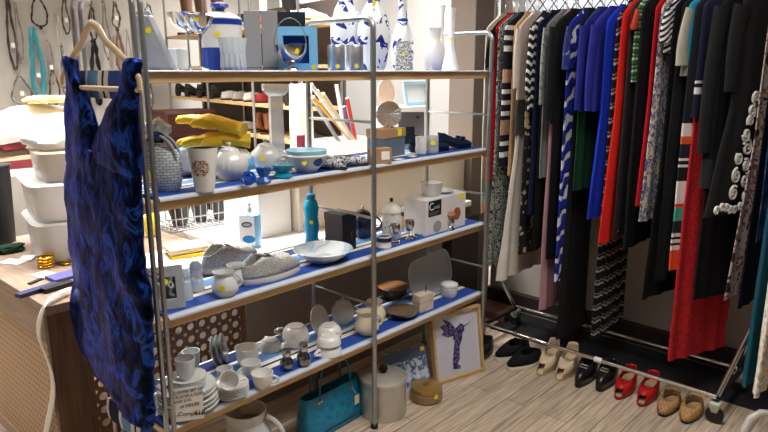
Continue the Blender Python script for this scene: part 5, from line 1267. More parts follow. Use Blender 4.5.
for px, c, kind, lab in ((236, '#b9aea6', 'flat', 'silver sandal left of the tan boots on the lower rack shelf'), (246, '#9b6246', 'boot', 'left tan ankle boot on the lower rack shelf'), (256, '#a0684a', 'boot', 'right tan ankle boot on the lower rack shelf'), (284, '#1b1a1c', 'boot', 'black ankle boot right of the crystal column'), (218, '#6d5a4e', 'flat', 'taupe flat shoe behind the yellow gloves'), (296, '#191819', 'boot', 'black ankle boot at the right end of the lower rack shelf')):
    rshoe(px, 128, n_l, c, kind, lab)
for px, c, kind, lab in ((178, '#5b3f33', 'boot', 'dark brown boot at the left end of the top rack shelf'), (192, '#5f4436', 'boot', 'brown boot beside the other brown boot on the top rack shelf'), (208, '#6f4a3a', 'boot', 'reddish brown boot behind the blue banded jar'), (222, '#6fb3b6', 'flat', 'turquoise flat shoe on the top rack shelf'), (243, '#2a2526', 'flat', 'black gold soled shoe on the top rack shelf behind the jar'), (257, '#c4262a', 'flat', 'bright red shoe above the grey box files'), (277, '#1c1a1b', 'boot', 'black boot above the grey box files'),
        (289, '#e4ddd2', 'flat', 'cream shoe on the top rack shelf above the blue gift box'), (308, '#ddd6ca', 'flat', 'cream strappy shoe at the right end of the top rack shelf')):
    rshoe(px, 28, n_t, c, kind, lab)
P, u = rack_hit(266, 6); b_ = R0+dv*u+nv*-.02; z_ = rack_hit(266, 11)[0].z
t = thing('shoe_tag', 'white price tag reading 18 hanging beside the bright red shoe', 'tag', (b_.x, b_.y, z_), rzr-pi/2)
hh = rack_hit(266, -3)[0].z-z_; MB().box((0, 0, hh/2), (.05, .002, hh)).build('card', paper, t, label='white card'); text_mesh('tag_text', '18', hh*.45, ink, t, (0, -.0016, hh*.4), (pi/2, 0, 0)); MB().tube([(0, 0, hh), (0, -.0, hh+.05)], .001, 5).build('string', white_pl, t)
# ================================================================== clothes rail
RX, RZ = 3.27, 2.03
YF_, YN = 2.12, .60
rail = thing('clothes_rack', 'chrome wheeled clothes rack packed with garments by the wall', 'clothes rack', (RX, 1.36, 0))
def rl(x, y, z): return (x-RX, y-1.36, z)
for y, s in ((YF_, -1), (YN, 1)):
    yi = y+s*.10
    MB().tube([rl(RX, y, RZ+.03), rl(RX, y, .62), rl(RX-.02, y+s*.01, .52), rl(RX-.12, yi-s*.03, .26), rl(RX-.185, yi, .13)], .0125, 10).build('upright', chrome, rail)
    MB().tube([rl(RX, y, .60), rl(RX+.03, y+s*.012, .50), rl(RX+.12, yi-s*.03, .26), rl(RX+.19, yi, .13)], .0115, 10).build('leg', chrome, rail)
    MB().tube([rl(RX-.20, yi, .115), rl(RX+.20, yi, .115)], .012, 10).build('foot_bar', black_m, rail)
    for sx in (-.2, .2):
        pass
for y, s in ((YF_, -1), (YN, 1)):
    yi = y+s*.10
    for sx in (-.2, .2):
        b0 = Vector(rl(RX+sx, yi, 0))
        c = MB().rings([[b0+Vector((a, b, z)) for a, b in ((-.03*k, -.024*k), (.03*k, -.024*k), (.03*k, .024*k), (-.03*k, .024*k))] for z, k in ((.055, .55), (.085, .9), (.105, 1))]).build('caster', mat('#b9bdb2', .4), rail, bevel=.003)
        MB().lathe([(0, -.013), (.034, -.013), (.040, -.008), (.040, .008), (.034, .013), (0, .013)], 24, b0+Vector((0, 0, .0405)), Matrix.Rotation(pi/2, 3, 'Y')).build('wheel', black_m, c)
MB().tube([rl(RX, YF_, RZ), rl(RX, YN, RZ)], .0125, 12).build('hanging_rail', chrome, rail)
MB().tube([rl(RX-.197, YF_-.10, .13), rl(RX-.197, YN+.10, .13)], .0125, 12).build('front_bar', chrome, rail)
MB().tube([rl(RX+.197, YF_-.10, .13), rl(RX+.197, YN+.10, .13)], .0105, 12).build('back_bar', chrome, rail)
MB().tube([rl(RX-.197, 1.26, .13), rl(RX-.197, 1.30, .13)], .015, 12).build('bar_joint', white_pl, rail)

XF = 3.07
NG = 44
def band(name, px, hem, rows, rough=.8, **k):     # coloured bands given from the hem upwards by picture rows of the front edge
    zh = at_x(px, hem, XF).z
    st = [(0, rows[0][1])]+[(at_x(px, r, XF).z-zh, c) for r, c in rows[1:]]
    return mat_axis(name, 'Z', st, -.02, 1.5, rough, **k)
ZSH = 1.89
def garment(name, lab, cat, px, hem, m, hw=.2, hemw=None, th=.012, zsh=None, sleeve=None, sm=None, yaw=None, fold=.005, nf=5, row=90, xo=0, hang=True, waist=1.0, grp='garments on the clothes rack', neckw=.055, low=None, slw=2.7, hname=None, rail_x=RX, zr=RZ, yfix=None):
    hemw = hemw or hw; th = min(th, .017)
    if zsh is None: zsh = 1.835 if px < 600 else min(1.89, 1.835+(px-600)*.002)
    if yaw is None:
        off = 0 if px < 640 else -.08*(px-640)/60 if px < 700 else -.08 if px < 740 else -.03+.02*min(1, (px-760)/14)
        yaw = math.asin(off/hw)
    q = at_x(px, row, rail_x-hw*math.cos(yaw)+xo); y = q.y+hw*math.sin(yaw) if yfix is None else yfix; zh = max(.04, at_x(px, hem, rail_x-hemw*math.cos(yaw)+xo).z)
    L = zsh-zh; ph = random.random()*6; seed = random.random()*50
    t = thing(name, lab, cat, (rail_x+xo, y, zh), yaw, grp)
    n = 48; rs = []; NL = 22
    def ring(z, w_, tt, fa):
        out = []
        for k in range(n):
            a = 2*pi*k/n; c, s_ = math.cos(a), math.sin(a)
            x = w_*math.copysign(abs(c)**.65, c); yv = tt*math.copysign(abs(s_)**.8, s_)
            yv += fa*math.sin(nf*pi*x/max(w_, .01)+ph+z*1.5)+fa*.6*mnoise.noise(Vector((x*9+seed, z*4, seed)))
            x += fa*.8*mnoise.noise(Vector((seed, z*5, 1.0)))
            out.append((x, yv, z))
        return out
    for i in range(NL+1):
        f = i/NL; z = L*f
        if f < .55: w_ = hemw+(hw*waist-hemw)*(f/.55)
        else: w_ = hw*waist+(hw-hw*waist)*((f-.55)/.45)
        if f > .93: w_ *= 1-.03*(f-.93)/.07
        rs.append(ring(z, w_, th*(.9+.1*math.sin(f*3)), fold*(1-f)**.7+.0015))
    for w_, dz, tt in ((hw*.95, .014, .95), (hw*.78, .040, .9), (hw*.5, .070, .85), (neckw, .092, .8), (neckw*.9, .100, .7), (neckw*.75, .085, .55)):
        rs.append(ring(L+dz, w_, th*tt, .0005))
    MB().rings(rs, True, False).build('body', m, t, ang=60)
    th = min(th, .02)
    if sleeve:
        for sx in (-1, 1):
            ln, r_ = sleeve; r_ *= .72; pts = []; rad = []
            for k in range(9):
                f = k/8; pts.append((sx*(hw-.012+.022*math.sin(f*2.2)), .002*math.sin(f*5+ph), L-.004-ln*f)); rad.append(r_*(.75+.35*f if ln < .3 else 1-.25*f))
            MB().tube(pts, rad, 16, flat=slw).build('sleeve', sm or m, t, ang=60)
            MB().tube([(pts[-1][0], pts[-1][1], pts[-1][2]+.012), (pts[-1][0], pts[-1][1], pts[-1][2]-.002)], rad[-1]*1.04, 16, flat=slw).build('cuff', sm or m, t)
    # collar band
    MB().rings([ring(L+.086, neckw*1.04, th*.82, 0), ring(L+.102, neckw*.99, th*.76, 0), ring(L+.102, neckw*.9, th*.6, 0), ring(L+.086, neckw*.9, th*.6, 0)], False, False).build('collar', sm or m, t)
    if hang:
        h = thing('clothes_hanger', 'thin hanger on the rack holding the %s' % (hname or lab), 'hanger', (rail_x+xo*0, y, zr), yaw, 'hangers on the clothes rack')
        top = zsh+.100-zr
        hk = [(0, 0, top-.012), (0, 0, top+.012), (0, .002, -.02)]+[tuple(v) for v in arc((0, 0, .0), .0165, -1.2, pi+.5, 9, (1, 0, 0), (0, 0, 1))]
        MB().tube(hk, .002, 6).build('hook', chrome, h)
        MB().tube([(-hw*.8, 0, top-.085), (-hw*.4, 0, top-.045), (0, 0, top-.014), (hw*.4, 0, top-.045), (hw*.8, 0, top-.085)], .0035, 8).build('arms', black_m, h)
    return t
B_ = '#0b0b0d'
blk = fabric(B_); blk2 = fabric('#101012'); char = fabric('#17181a'); nvy = fabric('#151a38'); nvy2 = fabric('#101527')
bw = lambda n, s=30: mat_blot(n, [(0, '#19191c'), (.48, '#c9c8c4'), (.56, '#2a2a2e'), (.64, '#b9b8b5')], s, 2, .8)
garment('lace_dress', 'pale cream lace dress with mint and peach hem, furthest left on the rack', 'dress', 484, 214, band('mint_dress', 484, 214, [(214, '#d9a878'), (203, '#a8c9a8'), (178, '#c3d3b4'), (160, '#e0dcc8')], wob=.02), hname='pale cream lace dress', hw=.19)
garment('black_shirt', 'short sleeved black top beside the pale lace dress', 'top', 490, 150, blk, hw=.205, sleeve=(.19, .02), hname='short sleeved black top')
garment('red_shirt', 'red top half hidden at the left end of the rack', 'top', 493, 182, fabric('#b4121c'), hw=.19, hemw=.235, hname='red top at the left end')
garment('patterned_dress', 'black and white leaf print dress with teal touches, left part of the rack', 'dress', 496, 268, mat_blot('leaf_print', [(0, '#20201f'), (.42, '#bab8b0'), (.5, '#2c2b2b'), (.56, '#2c7a6d'), (.60, '#a9a49b'), (.68, '#1b1b1c')], 42, 2, .8), hemw=.23, hname='leaf print dress with teal touches')
garment('striped_jumper', 'navy jumper with white stripes and tan bands', 'jumper', 502, 167, band('jumper_bands', 502, 167, [(167, '#17172a'), (158, '#d9d7d3'), (153, '#17172a'), (147, '#d9d7d3'), (142, '#17172a'), (136, '#a98672'), (121, '#17172a'), (117, '#d9d7d3'), (112, '#17172a'), (106, '#d9d7d3'), (101, '#17172a'), (95, '#d9d7d3'), (90, '#17172a'), (84, '#b78d74'), (70, '#15151f'), (52, '#c9c7c3'), (46, '#17172a'), (41, '#c9c7c3'), (36, '#17172a'), (31, '#cfcdc9'), (26, '#17172a')]), hw=.205, th=.02, hname='navy jumper with tan bands')
garment('tan_skirt', 'tan skirt hanging between the striped jumper and the white skirt', 'skirt', 511, 176, fabric('#b0916c'), hw=.17, hname='tan skirt')
garment('white_skirt', 'long off white flared skirt reaching low on the left of the rack', 'skirt', 517, 286, fabric('#d8d2c6'), hw=.17, hemw=.29, fold=.013, nf=4, hname='long off white flared skirt')
garment('satin_blouse', 'cream pink satin blouse with grey hem near the striped jumper', 'blouse', 516, 136, band('satin_b', 516, 136, [(136, '#4e4d4b'), (100, '#cdbcb0')], .35), hw=.2, sleeve=(.3, .016), sm=mat('#d3c4ba', .3), hname='cream pink satin blouse')
garment('floral_skirt', 'black skirt with tan flowers showing below the navy dress', 'skirt', 527, 257, mat_blot('tan_flower', [(0, '#141416'), (.56, '#141416'), (.6, '#b59d78'), (.7, '#d8c9a8')], 20, 2, .8), hw=.18, hname='black skirt with tan flowers')
garment('zigzag_cardigan', 'black cardigan with white zigzag stripes', 'cardigan', 529, 112, mat_rep('zig_card', 'Z', .045, [(0, '#16161a'), (.6, '#d9d8d5')], zig=.6, zper=.03), hw=.205, sleeve=(.34, .016), hname='black cardigan with white zigzag')
garment('navy_dress', 'plain dark navy dress left of the silver grey cardigan', 'dress', 534, 216, nvy, hw=.2, hname='plain dark navy dress')
garment('black_dress', 'plain black dress between the navy dress and the grey skirt', 'dress', 541, 252, blk, hw=.195, hname='black dress between navy dress and grey skirt')
garment('grey_cardigan', 'silver grey patterned cardigan', 'cardigan', 543, 96, mat_blot('silver_knit', [(.3, '#6f716e'), (.5, '#a5a7a3'), (.6, '#55575a'), (.7, '#8e908c')], 60, 3, .8, interp='LINEAR'), hw=.205, sleeve=(.38, .018), hname='silver grey patterned cardigan')
garment('grey_skirt', 'mid grey straight skirt under the charcoal jacket', 'skirt', 543, 179, fabric('#77787a'), hw=.215, hname='mid grey straight skirt')
garment('charcoal_jacket', 'bulky charcoal black jacket left of the blue pieces', 'jacket', 551, 124, char, hw=.225, th=.03, sleeve=(.46, .028), slw=2.4, hname='bulky charcoal black jacket')
garment('pink_dress', 'dusty pink dress showing low beneath the blue and white blouse', 'dress', 552, 314, fabric('#b98a96'), hw=.18, hname='dusty pink dress')
garment('black_dress', 'long black dress behind the blue and white printed dress', 'dress', 556, 262, blk2, hw=.19, hname='long black dress by the blue printed dress')
bwp = mat_rep('blue_white_swirl', 'Z', .085, [(0, '#1d2c9c'), (.45, '#d7d8dd'), (.8, '#2433a0'), (.9, '#14141d')], rot=(0, .6, 0), wob=.16, wscale=9)
garment('printed_dress', 'blue and white swirl printed dress with denim blue shoulders', 'dress', 565, 286, bwp, hw=.205, sleeve=(.2, .018), sm=mat_blot('denim_print', [(.3, '#26336f'), (.55, '#3f56a8'), (.66, '#b9c0d6')], 30, 2, .8), hname='blue and white swirl printed dress')
garment('black_trousers', 'long black trousers hanging nearly to the floor under the royal blue dress', 'trousers', 575, 345, mat(B_, .9, 0, .05), hw=.15, hemw=.17, xo=.02, hname='long black trousers')
garment('violet_cardigan', 'deep blue violet cardigan with long sleeves, left of its near twin', 'cardigan', 580, 112, fabric('#25297e'), hw=.215, th=.022, sleeve=(.40, .022), hname='left deep blue violet cardigan')
garment('green_dress', 'dark green dress peeping out below the violet cardigans', 'dress', 580, 192, fabric('#123a22'), hw=.19, hname='dark green dress')
garment('violet_cardigan', 'second blue violet cardigan, touching the royal blue dress', 'cardigan', 590, 112, fabric('#2b2c8c'), hw=.215, th=.022, sleeve=(.40, .022), hname='right deep blue violet cardigan')
garment('blue_dress', 'bright royal blue sleeveless dress in the middle of the rack', 'dress', 602, 222, fabric('#1130ae'), hw=.2, hemw=.275, th=.024, hname='bright royal blue dress')
garment('chevron_dress', 'long grey and black chevron dress hanging below the red dress', 'dress', 612, 345, mat_rep('chevron', 'Z', .07, [(0, '#131315'), (.45, '#9a9894'), (.6, '#1a1a1c'), (.75, '#77757280'[:7]), (.85, '#131315')], zig=.5, zper=.025, wob=.02, wscale=30), hw=.18, hemw=.2, hname='long grey and black chevron dress')
garment('red_dress', 'bright orange red sleeveless dress right of the royal blue dress', 'dress', 617, 247, fabric('#c81f16'), hw=.2, hemw=.265, th=.022, hname='bright orange red dress')
garment('black_dress', 'black dress with a small white motif right of the orange red dress', 'dress', 625, 240, mat_blot('black_motif', [(0, B_), (.72, B_), (.735, '#c9c9c6')], 14, 1, .85), hw=.215, th=.022, hname='black dress with small white motif')
garment('print_blouse', 'green and white striped print top with coral neckline', 'top', 630, 82, mat_rep('green_print', 'Z', .05, [(0, '#3d7a35'), (.3, '#c9d6c0'), (.5, '#2c6a3e'), (.7, '#8fb28a'), (.85, '#1d3a24')], wob=.03, wscale=14), hw=.205, sleeve=(.07, .018), sm=fabric('#b8402c'), hname='green and white print top')
garment('black_skirt_dress', 'long plain black dress left of the slim crimson dress', 'dress', 636, 252, blk2, hw=.205, th=.02, hname='plain black dress left of the crimson dress')
garment('crimson_dress', 'slim crimson red dress seen as a narrow strip beside the leaf print dress', 'dress', 648, 208, fabric('#b5121d'), hw=.205, hemw=.24, hname='slim crimson red dress')
garment('leaf_dress', 'cream and slate blue leaf print dress', 'dress', 654, 224, mat_blot('blue_leaf', [(0, '#c3b79c'), (.42, '#c3b79c'), (.47, '#3a4276'), (.56, '#6a70a0'), (.62, '#b9ad94'), (.68, '#31386a')], 46, 1.5, .8, dist=1.5, stretch=(1, 1, .55)), hw=.2, hemw=.22, hname='cream and slate blue leaf print dress')
garment('striped_tee', 'black and white narrow striped tee shirt', 't-shirt', 661, 53, mat_rep('tee_stripes', 'Z', .022, [(0, '#141416'), (.5, '#d7d6d3')], rot=(0, .5, 0)), hw=.205, sleeve=(.14, .02), hname='black and white striped tee')
garment('sheer_dress', 'long sheer black dress with a pointed flared hem', 'dress', 667, 306, blk, hw=.2, hemw=.26, th=.012, fold=.006, nf=4, hname='long sheer black dress')
garment('black_dress', 'long plain black dress right of the sheer black dress', 'dress', 674, 285, blk2, hw=.2, th=.022, hname='plain black dress right of the sheer one')
garment('teal_jacket', 'turquoise jacket with ruffled cream edge near the top of the rack', 'jacket', 680, 76, band('teal_cream', 680, 76, [(76, '#8f8f82'), (60, '#1b7f9c')], wob=.06, wscale=20), hw=.21, th=.02, sleeve=(.24, .02), sm=fabric('#a7a594'), hname='turquoise jacket with ruffled edge')
garment('banded_dress', 'dress banded in white, black, teal and orange', 'dress', 687, 274, band('banded', 683, 274, [(274, '#d9491f'), (254, '#d9cfc8'), (249, '#17171c'), (246, '#cfcdca'), (243, '#17171c'), (240, '#cfcdca'), (237, '#1b2027'), (224, '#3c9a86'), (210, '#c23f2a'), (206, '#cfcbc6'), (183, '#15151a'), (169, '#cfcdca'), (166, '#15151a'), (163, '#cfcdca'), (160, '#191b25'), (146, '#c2512c'), (138, '#cfcbc6'), (124, '#15161f')]), hw=.2, th=.02, hname='multicolour banded dress')
garment('navy_dress', 'navy dress with a white ribbon stripe and bow', 'dress', 694, 118, band('navy_ribbon', 693, 118, [(118, '#14182c'), (95, '#d0d0cd'), (88, '#14182c'), (84, '#c5c5c2'), (81, '#171b33')]), hw=.205, th=.02, hname='navy dress with white ribbon')
garment('maxi_dress', 'long bright red lace maxi dress reaching near the floor', 'dress', 696, 369, mat_blot('red_lace', [(.35, '#8f0f18'), (.6, '#c4161f')], 90, 2, .8, interp='LINEAR', bmp=.5), hw=.19, hemw=.20, th=.015, fold=.008, nf=4, hname='long bright red lace maxi dress')
garment('black_jacket', 'large plain black jacket with a grey lining hem', 'jacket', 711, 190, band('jacket_hem', 712, 190, [(190, '#2b2b2e'), (160, '#0f0f11')], .9), hw=.215, th=.035, sleeve=(.62, .03), sm=mat('#111113', .9), slw=2.2, hname='large plain black jacket')
garment('black_trousers', 'wide black trousers below the embroidered jacket', 'trousers', 716, 305, blk, row=90, yaw=-.36, hw=.19, th=.025, hname='wide black trousers')
emb = garment('embroidered_jacket', 'black jacket with raised white swirl embroidery along its edge', 'jacket', 735, 222, mat('#0b0b0d', .9), hw=.215, hemw=.31, th=.026, row=60, yaw=-.34, sleeve=(.35, .028), hname='black jacket with white embroidery')
garment('floral_dress', 'pink, brown and white floral dress with an orange hem', 'dress', 760, 308, mat_blot('pink_floral', [(0, '#3a2226'), (.4, '#c9b4ac'), (.52, '#8c5248'), (.58, '#d3c3bb'), (.66, '#7a3d38')], 16, 2, .8), hw=.2, hemw=.31, th=.009, fold=.003, hname='pink and brown floral dress')
garment('dark_navy_coat', 'dark navy coat at the near end of the rack', 'coat', 768, 316, nvy2, hw=.2, hemw=.23, th=.008, fold=.003, hname='dark navy coat')
garment('patterned_shirt', 'blue top with an orange motif at the right edge of the picture', 'top', 775, 246, mat_blot('blue_orange', [(0, '#14315e'), (.5, '#1f5a92'), (.6, '#b8562c'), (.66, '#163a6a')], 16, 2, .8), hw=.2, th=.007, fold=.002, hname='blue top with orange motif')
# white embroidery: swirls sewn on the face and edge of the black jacket
ew = mat('#d6d4ce', .7, bmp=.4, bscale=300); L_ = 1.89-emb.location.z
def jx(z): f = z/L_; return -(.31+(.215-.31)*min(1, f/.55))
yb_ = -.0325
def swirl(cx, cz, r_, turns=1.6, sgn=1, lab=None):
    pts = []
    for k in range(22):
        f = k/21; a = sgn*2*pi*turns*f+cz*9; rr = r_*(1-.8*f)
        pts.append((cx+rr*math.cos(a)*.8, yb_-.004, cz+rr*math.sin(a)))
    MB().tube(pts, .006, 6).build('embroidered_swirl', ew, emb, label='white embroidered swirl')
def zl(row): return at_x(748, row, XF).z-emb.location.z
for i, (dx, row, r_) in enumerate(((.06, 98, .03), (.05, 112, .032), (.055, 122, .026), (.05, 136, .03), (.08, 150, .04), (.04, 160, .03), (.10, 168, .03), (.05, 178, .035), (.12, 184, .035), (.06, 196, .035), (.15, 200, .03))):
    z = zl(row); swirl(jx(z)+dx+.06, z, r_, 1.6, 1 if i % 2 else -1)
for k in range(11):
    z = zl(212)+.01*math.sin(k*1.3); swirl(jx(z)+.03+k*.032, z, .02, 1.2, 1)
# ================================================================== next rack at the right edge
nr = thing('white_clothes_rack', 'white tubular clothes rack at the right edge, only its curved foot showing', 'clothes rack', (2.98, .5, 0))
wt = mat('#d8d6d3', .3, .2)
q = at_z(746, 432, .03)
MB().tube([(0, .05, .016), (.0, .05, .07), (.01, .035, .12), (.03, .005, .15), (.06, -.06, .155), (.1, -.5, .155)], .016, 12).build('base_tube', wt, nr)
MB().tube([(.1, -.5, .155), (.3, -.5, .16), (.3, -.5, 1.9)], .014, 10).build('upright', wt, nr)
MB().tube([(.3, -.5, 1.88), (.3, .0, 1.88)], .0125, 10).build('hanging_rail', wt, nr)
MB().lathe([(0, 0), (.02, 0), (.02, .018), (0, .02)], 16, (0, .05, 0)).build('foot_cap', black_m, nr)
td = garment('teal_dress', 'long teal dress behind the cream lace piece at the right edge', 'dress', 758, 392, fabric('#0a4150'), hw=.2, hemw=.25, th=.02, row=300, grp='garments on the white rack', rail_x=3.05, zr=1.88, zsh=1.75, hname='long teal dress', hang=False, yaw=0)
ld = garment('lace_dress', 'cream lace dress with ragged hem at the right edge of the picture', 'dress', 766, 402, mat_blot('cream_lace', [(.35, '#a79f90'), (.5, '#d9d2c3'), (.62, '#e6e0d3')], 60, 3, .8, interp='LINEAR', bmp=.6), hw=.2, hemw=.24, th=.02, row=325, grp='garments on the white rack', rail_x=2.95, zr=1.88, zsh=1.75, hname='cream lace dress', hang=False, yaw=0)

# ================================================================== shoes under the rail
PS = {}
def floor_shoe(name, lab, px, py, rz, L, W, up, so, ins=None, grp=None, fwd=0, **k):
    q = at_z(px, py, 0); d = Vector((math.cos(rz), math.sin(rz), 0))      # heel direction (local +x)
    c = q+d*(L/2+fwd)
    return make_shoe(name, lab, (c.x, c.y, .0005), rz, L, W, up, so, ins, grp, **k)
bl_c = fabric('#17171a'); bl_l = mat('#17171a', .3, 0, .1); wh = mat('#efece6', .6)
floor_shoe('slip_on_shoe', 'black slip on shoe with white sole, left one beside the hummingbird print', 496, 361, -.28, .25, .098, bl_c, wh, mat('#2a2a2c', .8), 'black slip on shoes', sole=.026, side=.035, back=.045, vamp=.045)
floor_shoe('slip_on_shoe', 'black slip on shoe with white sole, right one beside the cream shoes', 508, 371, -.25, .25, .098, bl_c, wh, mat('#2a2a2c', .8), 'black slip on shoes', sole=.026, side=.035, back=.045, vamp=.045)
crm = mat('#d3bda0', .4); crs = mat('#c9b08e', .5)
floor_shoe('peep_toe_shoe', 'cream peep toe shoe, left one of the pair under the rail', 539, 376, .12, .25, .086, crm, crs, mat('#c9b18f', .6), 'cream peep toe shoes', peep=True, heel=.06, side=.04, back=.065, vamp=.06, open0=.5, strap=crm)
floor_shoe('peep_toe_shoe', 'cream peep toe shoe, right one of the pair beside the black shoes', 558, 381, .12, .25, .086, crm, crs, mat('#c9b18f', .6), 'cream peep toe shoes', peep=True, heel=.06, side=.04, back=.065, vamp=.06, open0=.5, strap=crm)
def buck(t, L, W, so, va): MB().tube([(-L*.22, -.02, so+va+.003), (-L*.22, .02, so+va+.003), (-L*.15, .02, so+va+.010), (-L*.15, -.02, so+va+.010)], .003, 6, True).build('buckle', steel, t)
floor_shoe('black_shoe', 'black leather shoe with buckle, left one under the rail', 577, 388, .1, .26, .088, bl_l, black_m, mat('#1d1b1b', .7), 'black leather shoes', side=.05, back=.07, vamp=.065, open0=.45, sole=.02, deco=buck)
floor_shoe('black_shoe', 'black leather shoe with buckle, right one beside the red shoes', 598, 392, .1, .26, .088, bl_l, black_m, mat('#1d1b1b', .7), 'black leather shoes', side=.05, back=.07, vamp=.065, open0=.45, sole=.02, deco=buck)
rd = mat('#b3151b', .45); rds = mat('#8d1015', .5)
floor_shoe('peep_toe_shoe', 'red peep toe shoe, left one beside the black shoes', 617, 400, .08, .24, .086, rd, rds, mat('#a88a6c', .6), 'red peep toe shoes', peep=True, heel=.04, side=.035, back=.055, vamp=.05, open0=.42, strap=rd)
floor_shoe('peep_toe_shoe', 'red peep toe shoe, right one beside the leopard flats', 640, 407, .08, .24, .086, rd, rds, mat('#a88a6c', .6), 'red peep toe shoes', peep=True, heel=.04, side=.035, back=.055, vamp=.05, open0=.42, strap=rd)
leo = mat_blot('leopard_print', [(0, '#6a4526'), (.16, '#1f1510'), (.36, '#8a6238'), (.42, '#b98e5a'), (.8, '#c9a673')], 75, 2, .6, vor=True)
floor_shoe('flat_shoe', 'leopard print flat shoe, left one of the pair', 661, 417, .05, .235, .095, leo, black_m, mat('#b59a78', .7), 'leopard print flats', side=.03, back=.045, vamp=.04, open0=.35)
floor_shoe('flat_shoe', 'leopard print flat shoe, right one nearest the caster', 684, 424, .05, .235, .095, leo, black_m, mat('#b59a78', .7), 'leopard print flats', side=.03, back=.045, vamp=.04, open0=.35)
q = at_z(488, 358, 0); make_shoe('black_trainer', 'dark trainer half hidden behind the hummingbird print', (q.x+.03, q.y+.05, .0005), .3, .25, .09, black_m, mat('#3a3a3c', .6), None, None, side=.045, back=.06, vamp=.055)
t = box_thing('wooden_board', 'reddish brown wooden board lying flat behind the left end of the rack', 'board', (3.55, 2.22, 0), (.2, .26, .05), wood('red_wood', '#5b3a2a', '#7a4f3a', 'Y'), 0)

# ================================================================== blue satin dress on the end of the shelf unit
XD = .875
def dpt(px, py): q = at_x(px, py, XD); return q.y, q.z
hy0, hz0 = dpt(63, 86); hy1, hz1 = dpt(140, 90); yc = (hy0+hy1)/2; W2 = abs(hy0-hy1)/2
hanger = thing('wooden_hanger', 'pale wooden hanger hooked on the top of the shelf unit end', 'hanger', (XD, yc, hz1))
wdm = mat('#d9c2a0', .45, 0, .06)
topz = dpt(98, 30)[1]-hz1+.02
pts = [(0, -W2, .0), (0, -W2*1.0, .03), (0, -W2*.8, topz*.38), (0, -W2*.3, topz*.72), (0, -W2*.15, topz*.92), (0, 0, topz), (0, W2*.15, topz*.92), (0, W2*.3, topz*.72), (0, W2*.8, topz*.38), (0, W2*1.0, .03), (0, W2, .0)]
MB().tube(pts, [.009, .010, .011, .012, .013, .014, .013, .012, .011, .010, .009], 10, flat=.7).build('arms', wdm, hanger)
MB().tube([(0, -W2, .0), (0, W2, .0)], .008, 10).build('trouser_bar', wdm, hanger)
ht = 1.85-hz1
hk = [(0, 0, topz-.01), (0, 0, ht-.05), (.008, 0, ht-.02)]+[tuple(v) for v in arc((XL-XD-.013, 0, ht+.0), .0125, pi, -.3, 9, (1, 0, 0), (0, 0, 1))]
MB().tube(hk, .0025, 8).build('hook', chrome, hanger)
# measured outline rows: row, left px, right px
OUT = [(150, 69, 138), (165, 71, 138), (185, 72, 139), (200, 72, 139), (218, 73, 138), (240, 75, 140), (262, 77, 146), (285, 78, 147), (310, 79, 147), (335, 80, 147), (360, 81, 148), (372, 83, 149), (384, 96, 149), (394, 107, 149), (404, 118, 148), (411, 128, 143)]
dress = thing('satin_dress', 'navy and bright blue satin dress with gathered skirt on the wooden hanger', 'dress', (XD, yc, dpt(130, 411)[1]))
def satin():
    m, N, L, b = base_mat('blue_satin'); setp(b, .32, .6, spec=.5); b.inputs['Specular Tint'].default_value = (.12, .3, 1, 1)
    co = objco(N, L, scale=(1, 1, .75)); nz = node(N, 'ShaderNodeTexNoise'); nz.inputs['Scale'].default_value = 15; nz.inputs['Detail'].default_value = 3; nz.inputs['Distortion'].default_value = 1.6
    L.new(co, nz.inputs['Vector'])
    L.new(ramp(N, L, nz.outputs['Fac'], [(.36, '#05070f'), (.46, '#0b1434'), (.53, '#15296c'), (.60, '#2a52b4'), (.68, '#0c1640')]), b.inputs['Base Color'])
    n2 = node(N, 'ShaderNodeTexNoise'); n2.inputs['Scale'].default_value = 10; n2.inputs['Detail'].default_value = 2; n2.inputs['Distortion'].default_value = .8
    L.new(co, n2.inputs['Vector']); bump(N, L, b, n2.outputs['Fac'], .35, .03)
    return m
sat = satin(); oz = dress.location.z
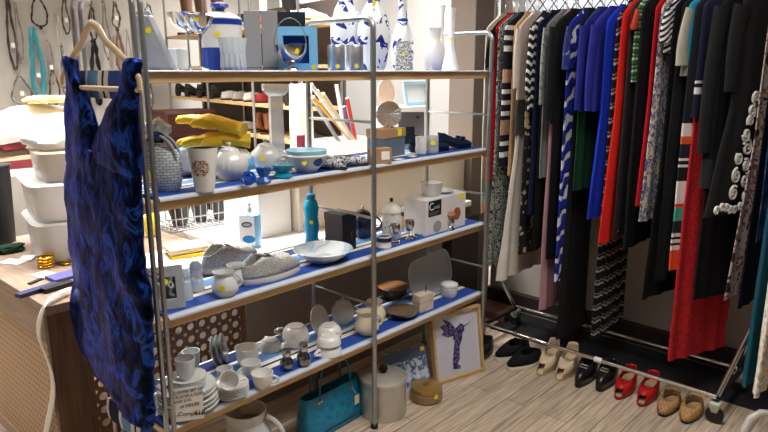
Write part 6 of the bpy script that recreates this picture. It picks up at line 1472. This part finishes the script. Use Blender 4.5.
def dring(row, l, r, tk, k0, n=56):
    yl, zz = dpt(l, row); yr, z2 = dpt(r, row); c = (yl+yr)/2; w_ = abs(yl-yr)/2; out = []
    for k in range(n):
        a = 2*pi*k/n; ca, sa = math.cos(a), math.sin(a)
        yv = c+w_*math.copysign(abs(ca)**.8, ca); xv = tk*math.copysign(abs(sa)**.85, sa); z = zz+(z2-zz)*(.5-.5*ca)*0+0
        z = (zz+z2)/2+(z2-zz)*.5*(-ca if yl < yr else ca)
        v = Vector((xv, yv-yc, z-oz))
        d = .014*mnoise.noise(Vector((yv*9, z*7, 3.1)))+.004*mnoise.noise(Vector((yv*30+z*12, z*14, 9)))
        v.x += d*(1 if sa < 0 else .3)*-1
        v.y += .006*math.sin(z*75+1)*(1 if ca < 0 else .4)*(1 if row > 225 else .3)
        out.append(v)
    return out
rows = []
for i in range(len(OUT)-1):
    a, b = OUT[i], OUT[i+1]; st_ = 4
    for k in range(st_):
        f = k/st_; rows.append(tuple(a[j]+(b[j]-a[j])*f for j in range(3)))
rows.append(OUT[-1])
rs = [dring(rw, l, r, .045 if rw > 190 else .024+.021*(rw-150)/40, i) for i, (rw, l, r) in enumerate(rows)]
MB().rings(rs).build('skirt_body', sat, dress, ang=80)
def strap(rowsx):
    rs = []
    for rw, l, r, tk in rowsx:
        rs.append(dring(rw, l, r, tk, 0, 28))
    MB().rings(rs).build('bodice_strap', sat, dress, ang=80)
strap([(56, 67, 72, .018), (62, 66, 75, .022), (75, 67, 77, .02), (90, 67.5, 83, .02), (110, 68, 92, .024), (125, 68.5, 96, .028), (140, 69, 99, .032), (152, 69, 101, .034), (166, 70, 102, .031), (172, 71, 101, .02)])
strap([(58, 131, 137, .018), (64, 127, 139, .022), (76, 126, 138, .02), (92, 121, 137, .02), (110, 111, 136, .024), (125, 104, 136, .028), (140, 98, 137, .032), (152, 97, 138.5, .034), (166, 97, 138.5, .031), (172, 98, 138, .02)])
yl, zz = dpt(71, 163); yr, z2 = dpt(138, 168)
0 and MB().tube([(-.046, yl-yc, zz-oz), (-.052, (yl*.6+yr*.4)-yc, (zz+.012)-oz), (-.052, (yl*.35+yr*.65)-yc, (z2+.002)-oz), (-.046, yr-yc, z2-oz)], .004, 8).build('waist_seam', sat, dress)

shade_strip = MB().bx(-.185, .185, -.80, .80, 0, .006).build('floor_shading', mat('#17161a', .9, bmp=.3), None, bevel=.002); shade_strip.location = (3.50, 1.32, .0003)  # dark strip added to stand for the shade under the clothes rack
props(shade_strip, 'dark strip of painted shade on the floor along the wall under the clothes rack', 'shade strip')
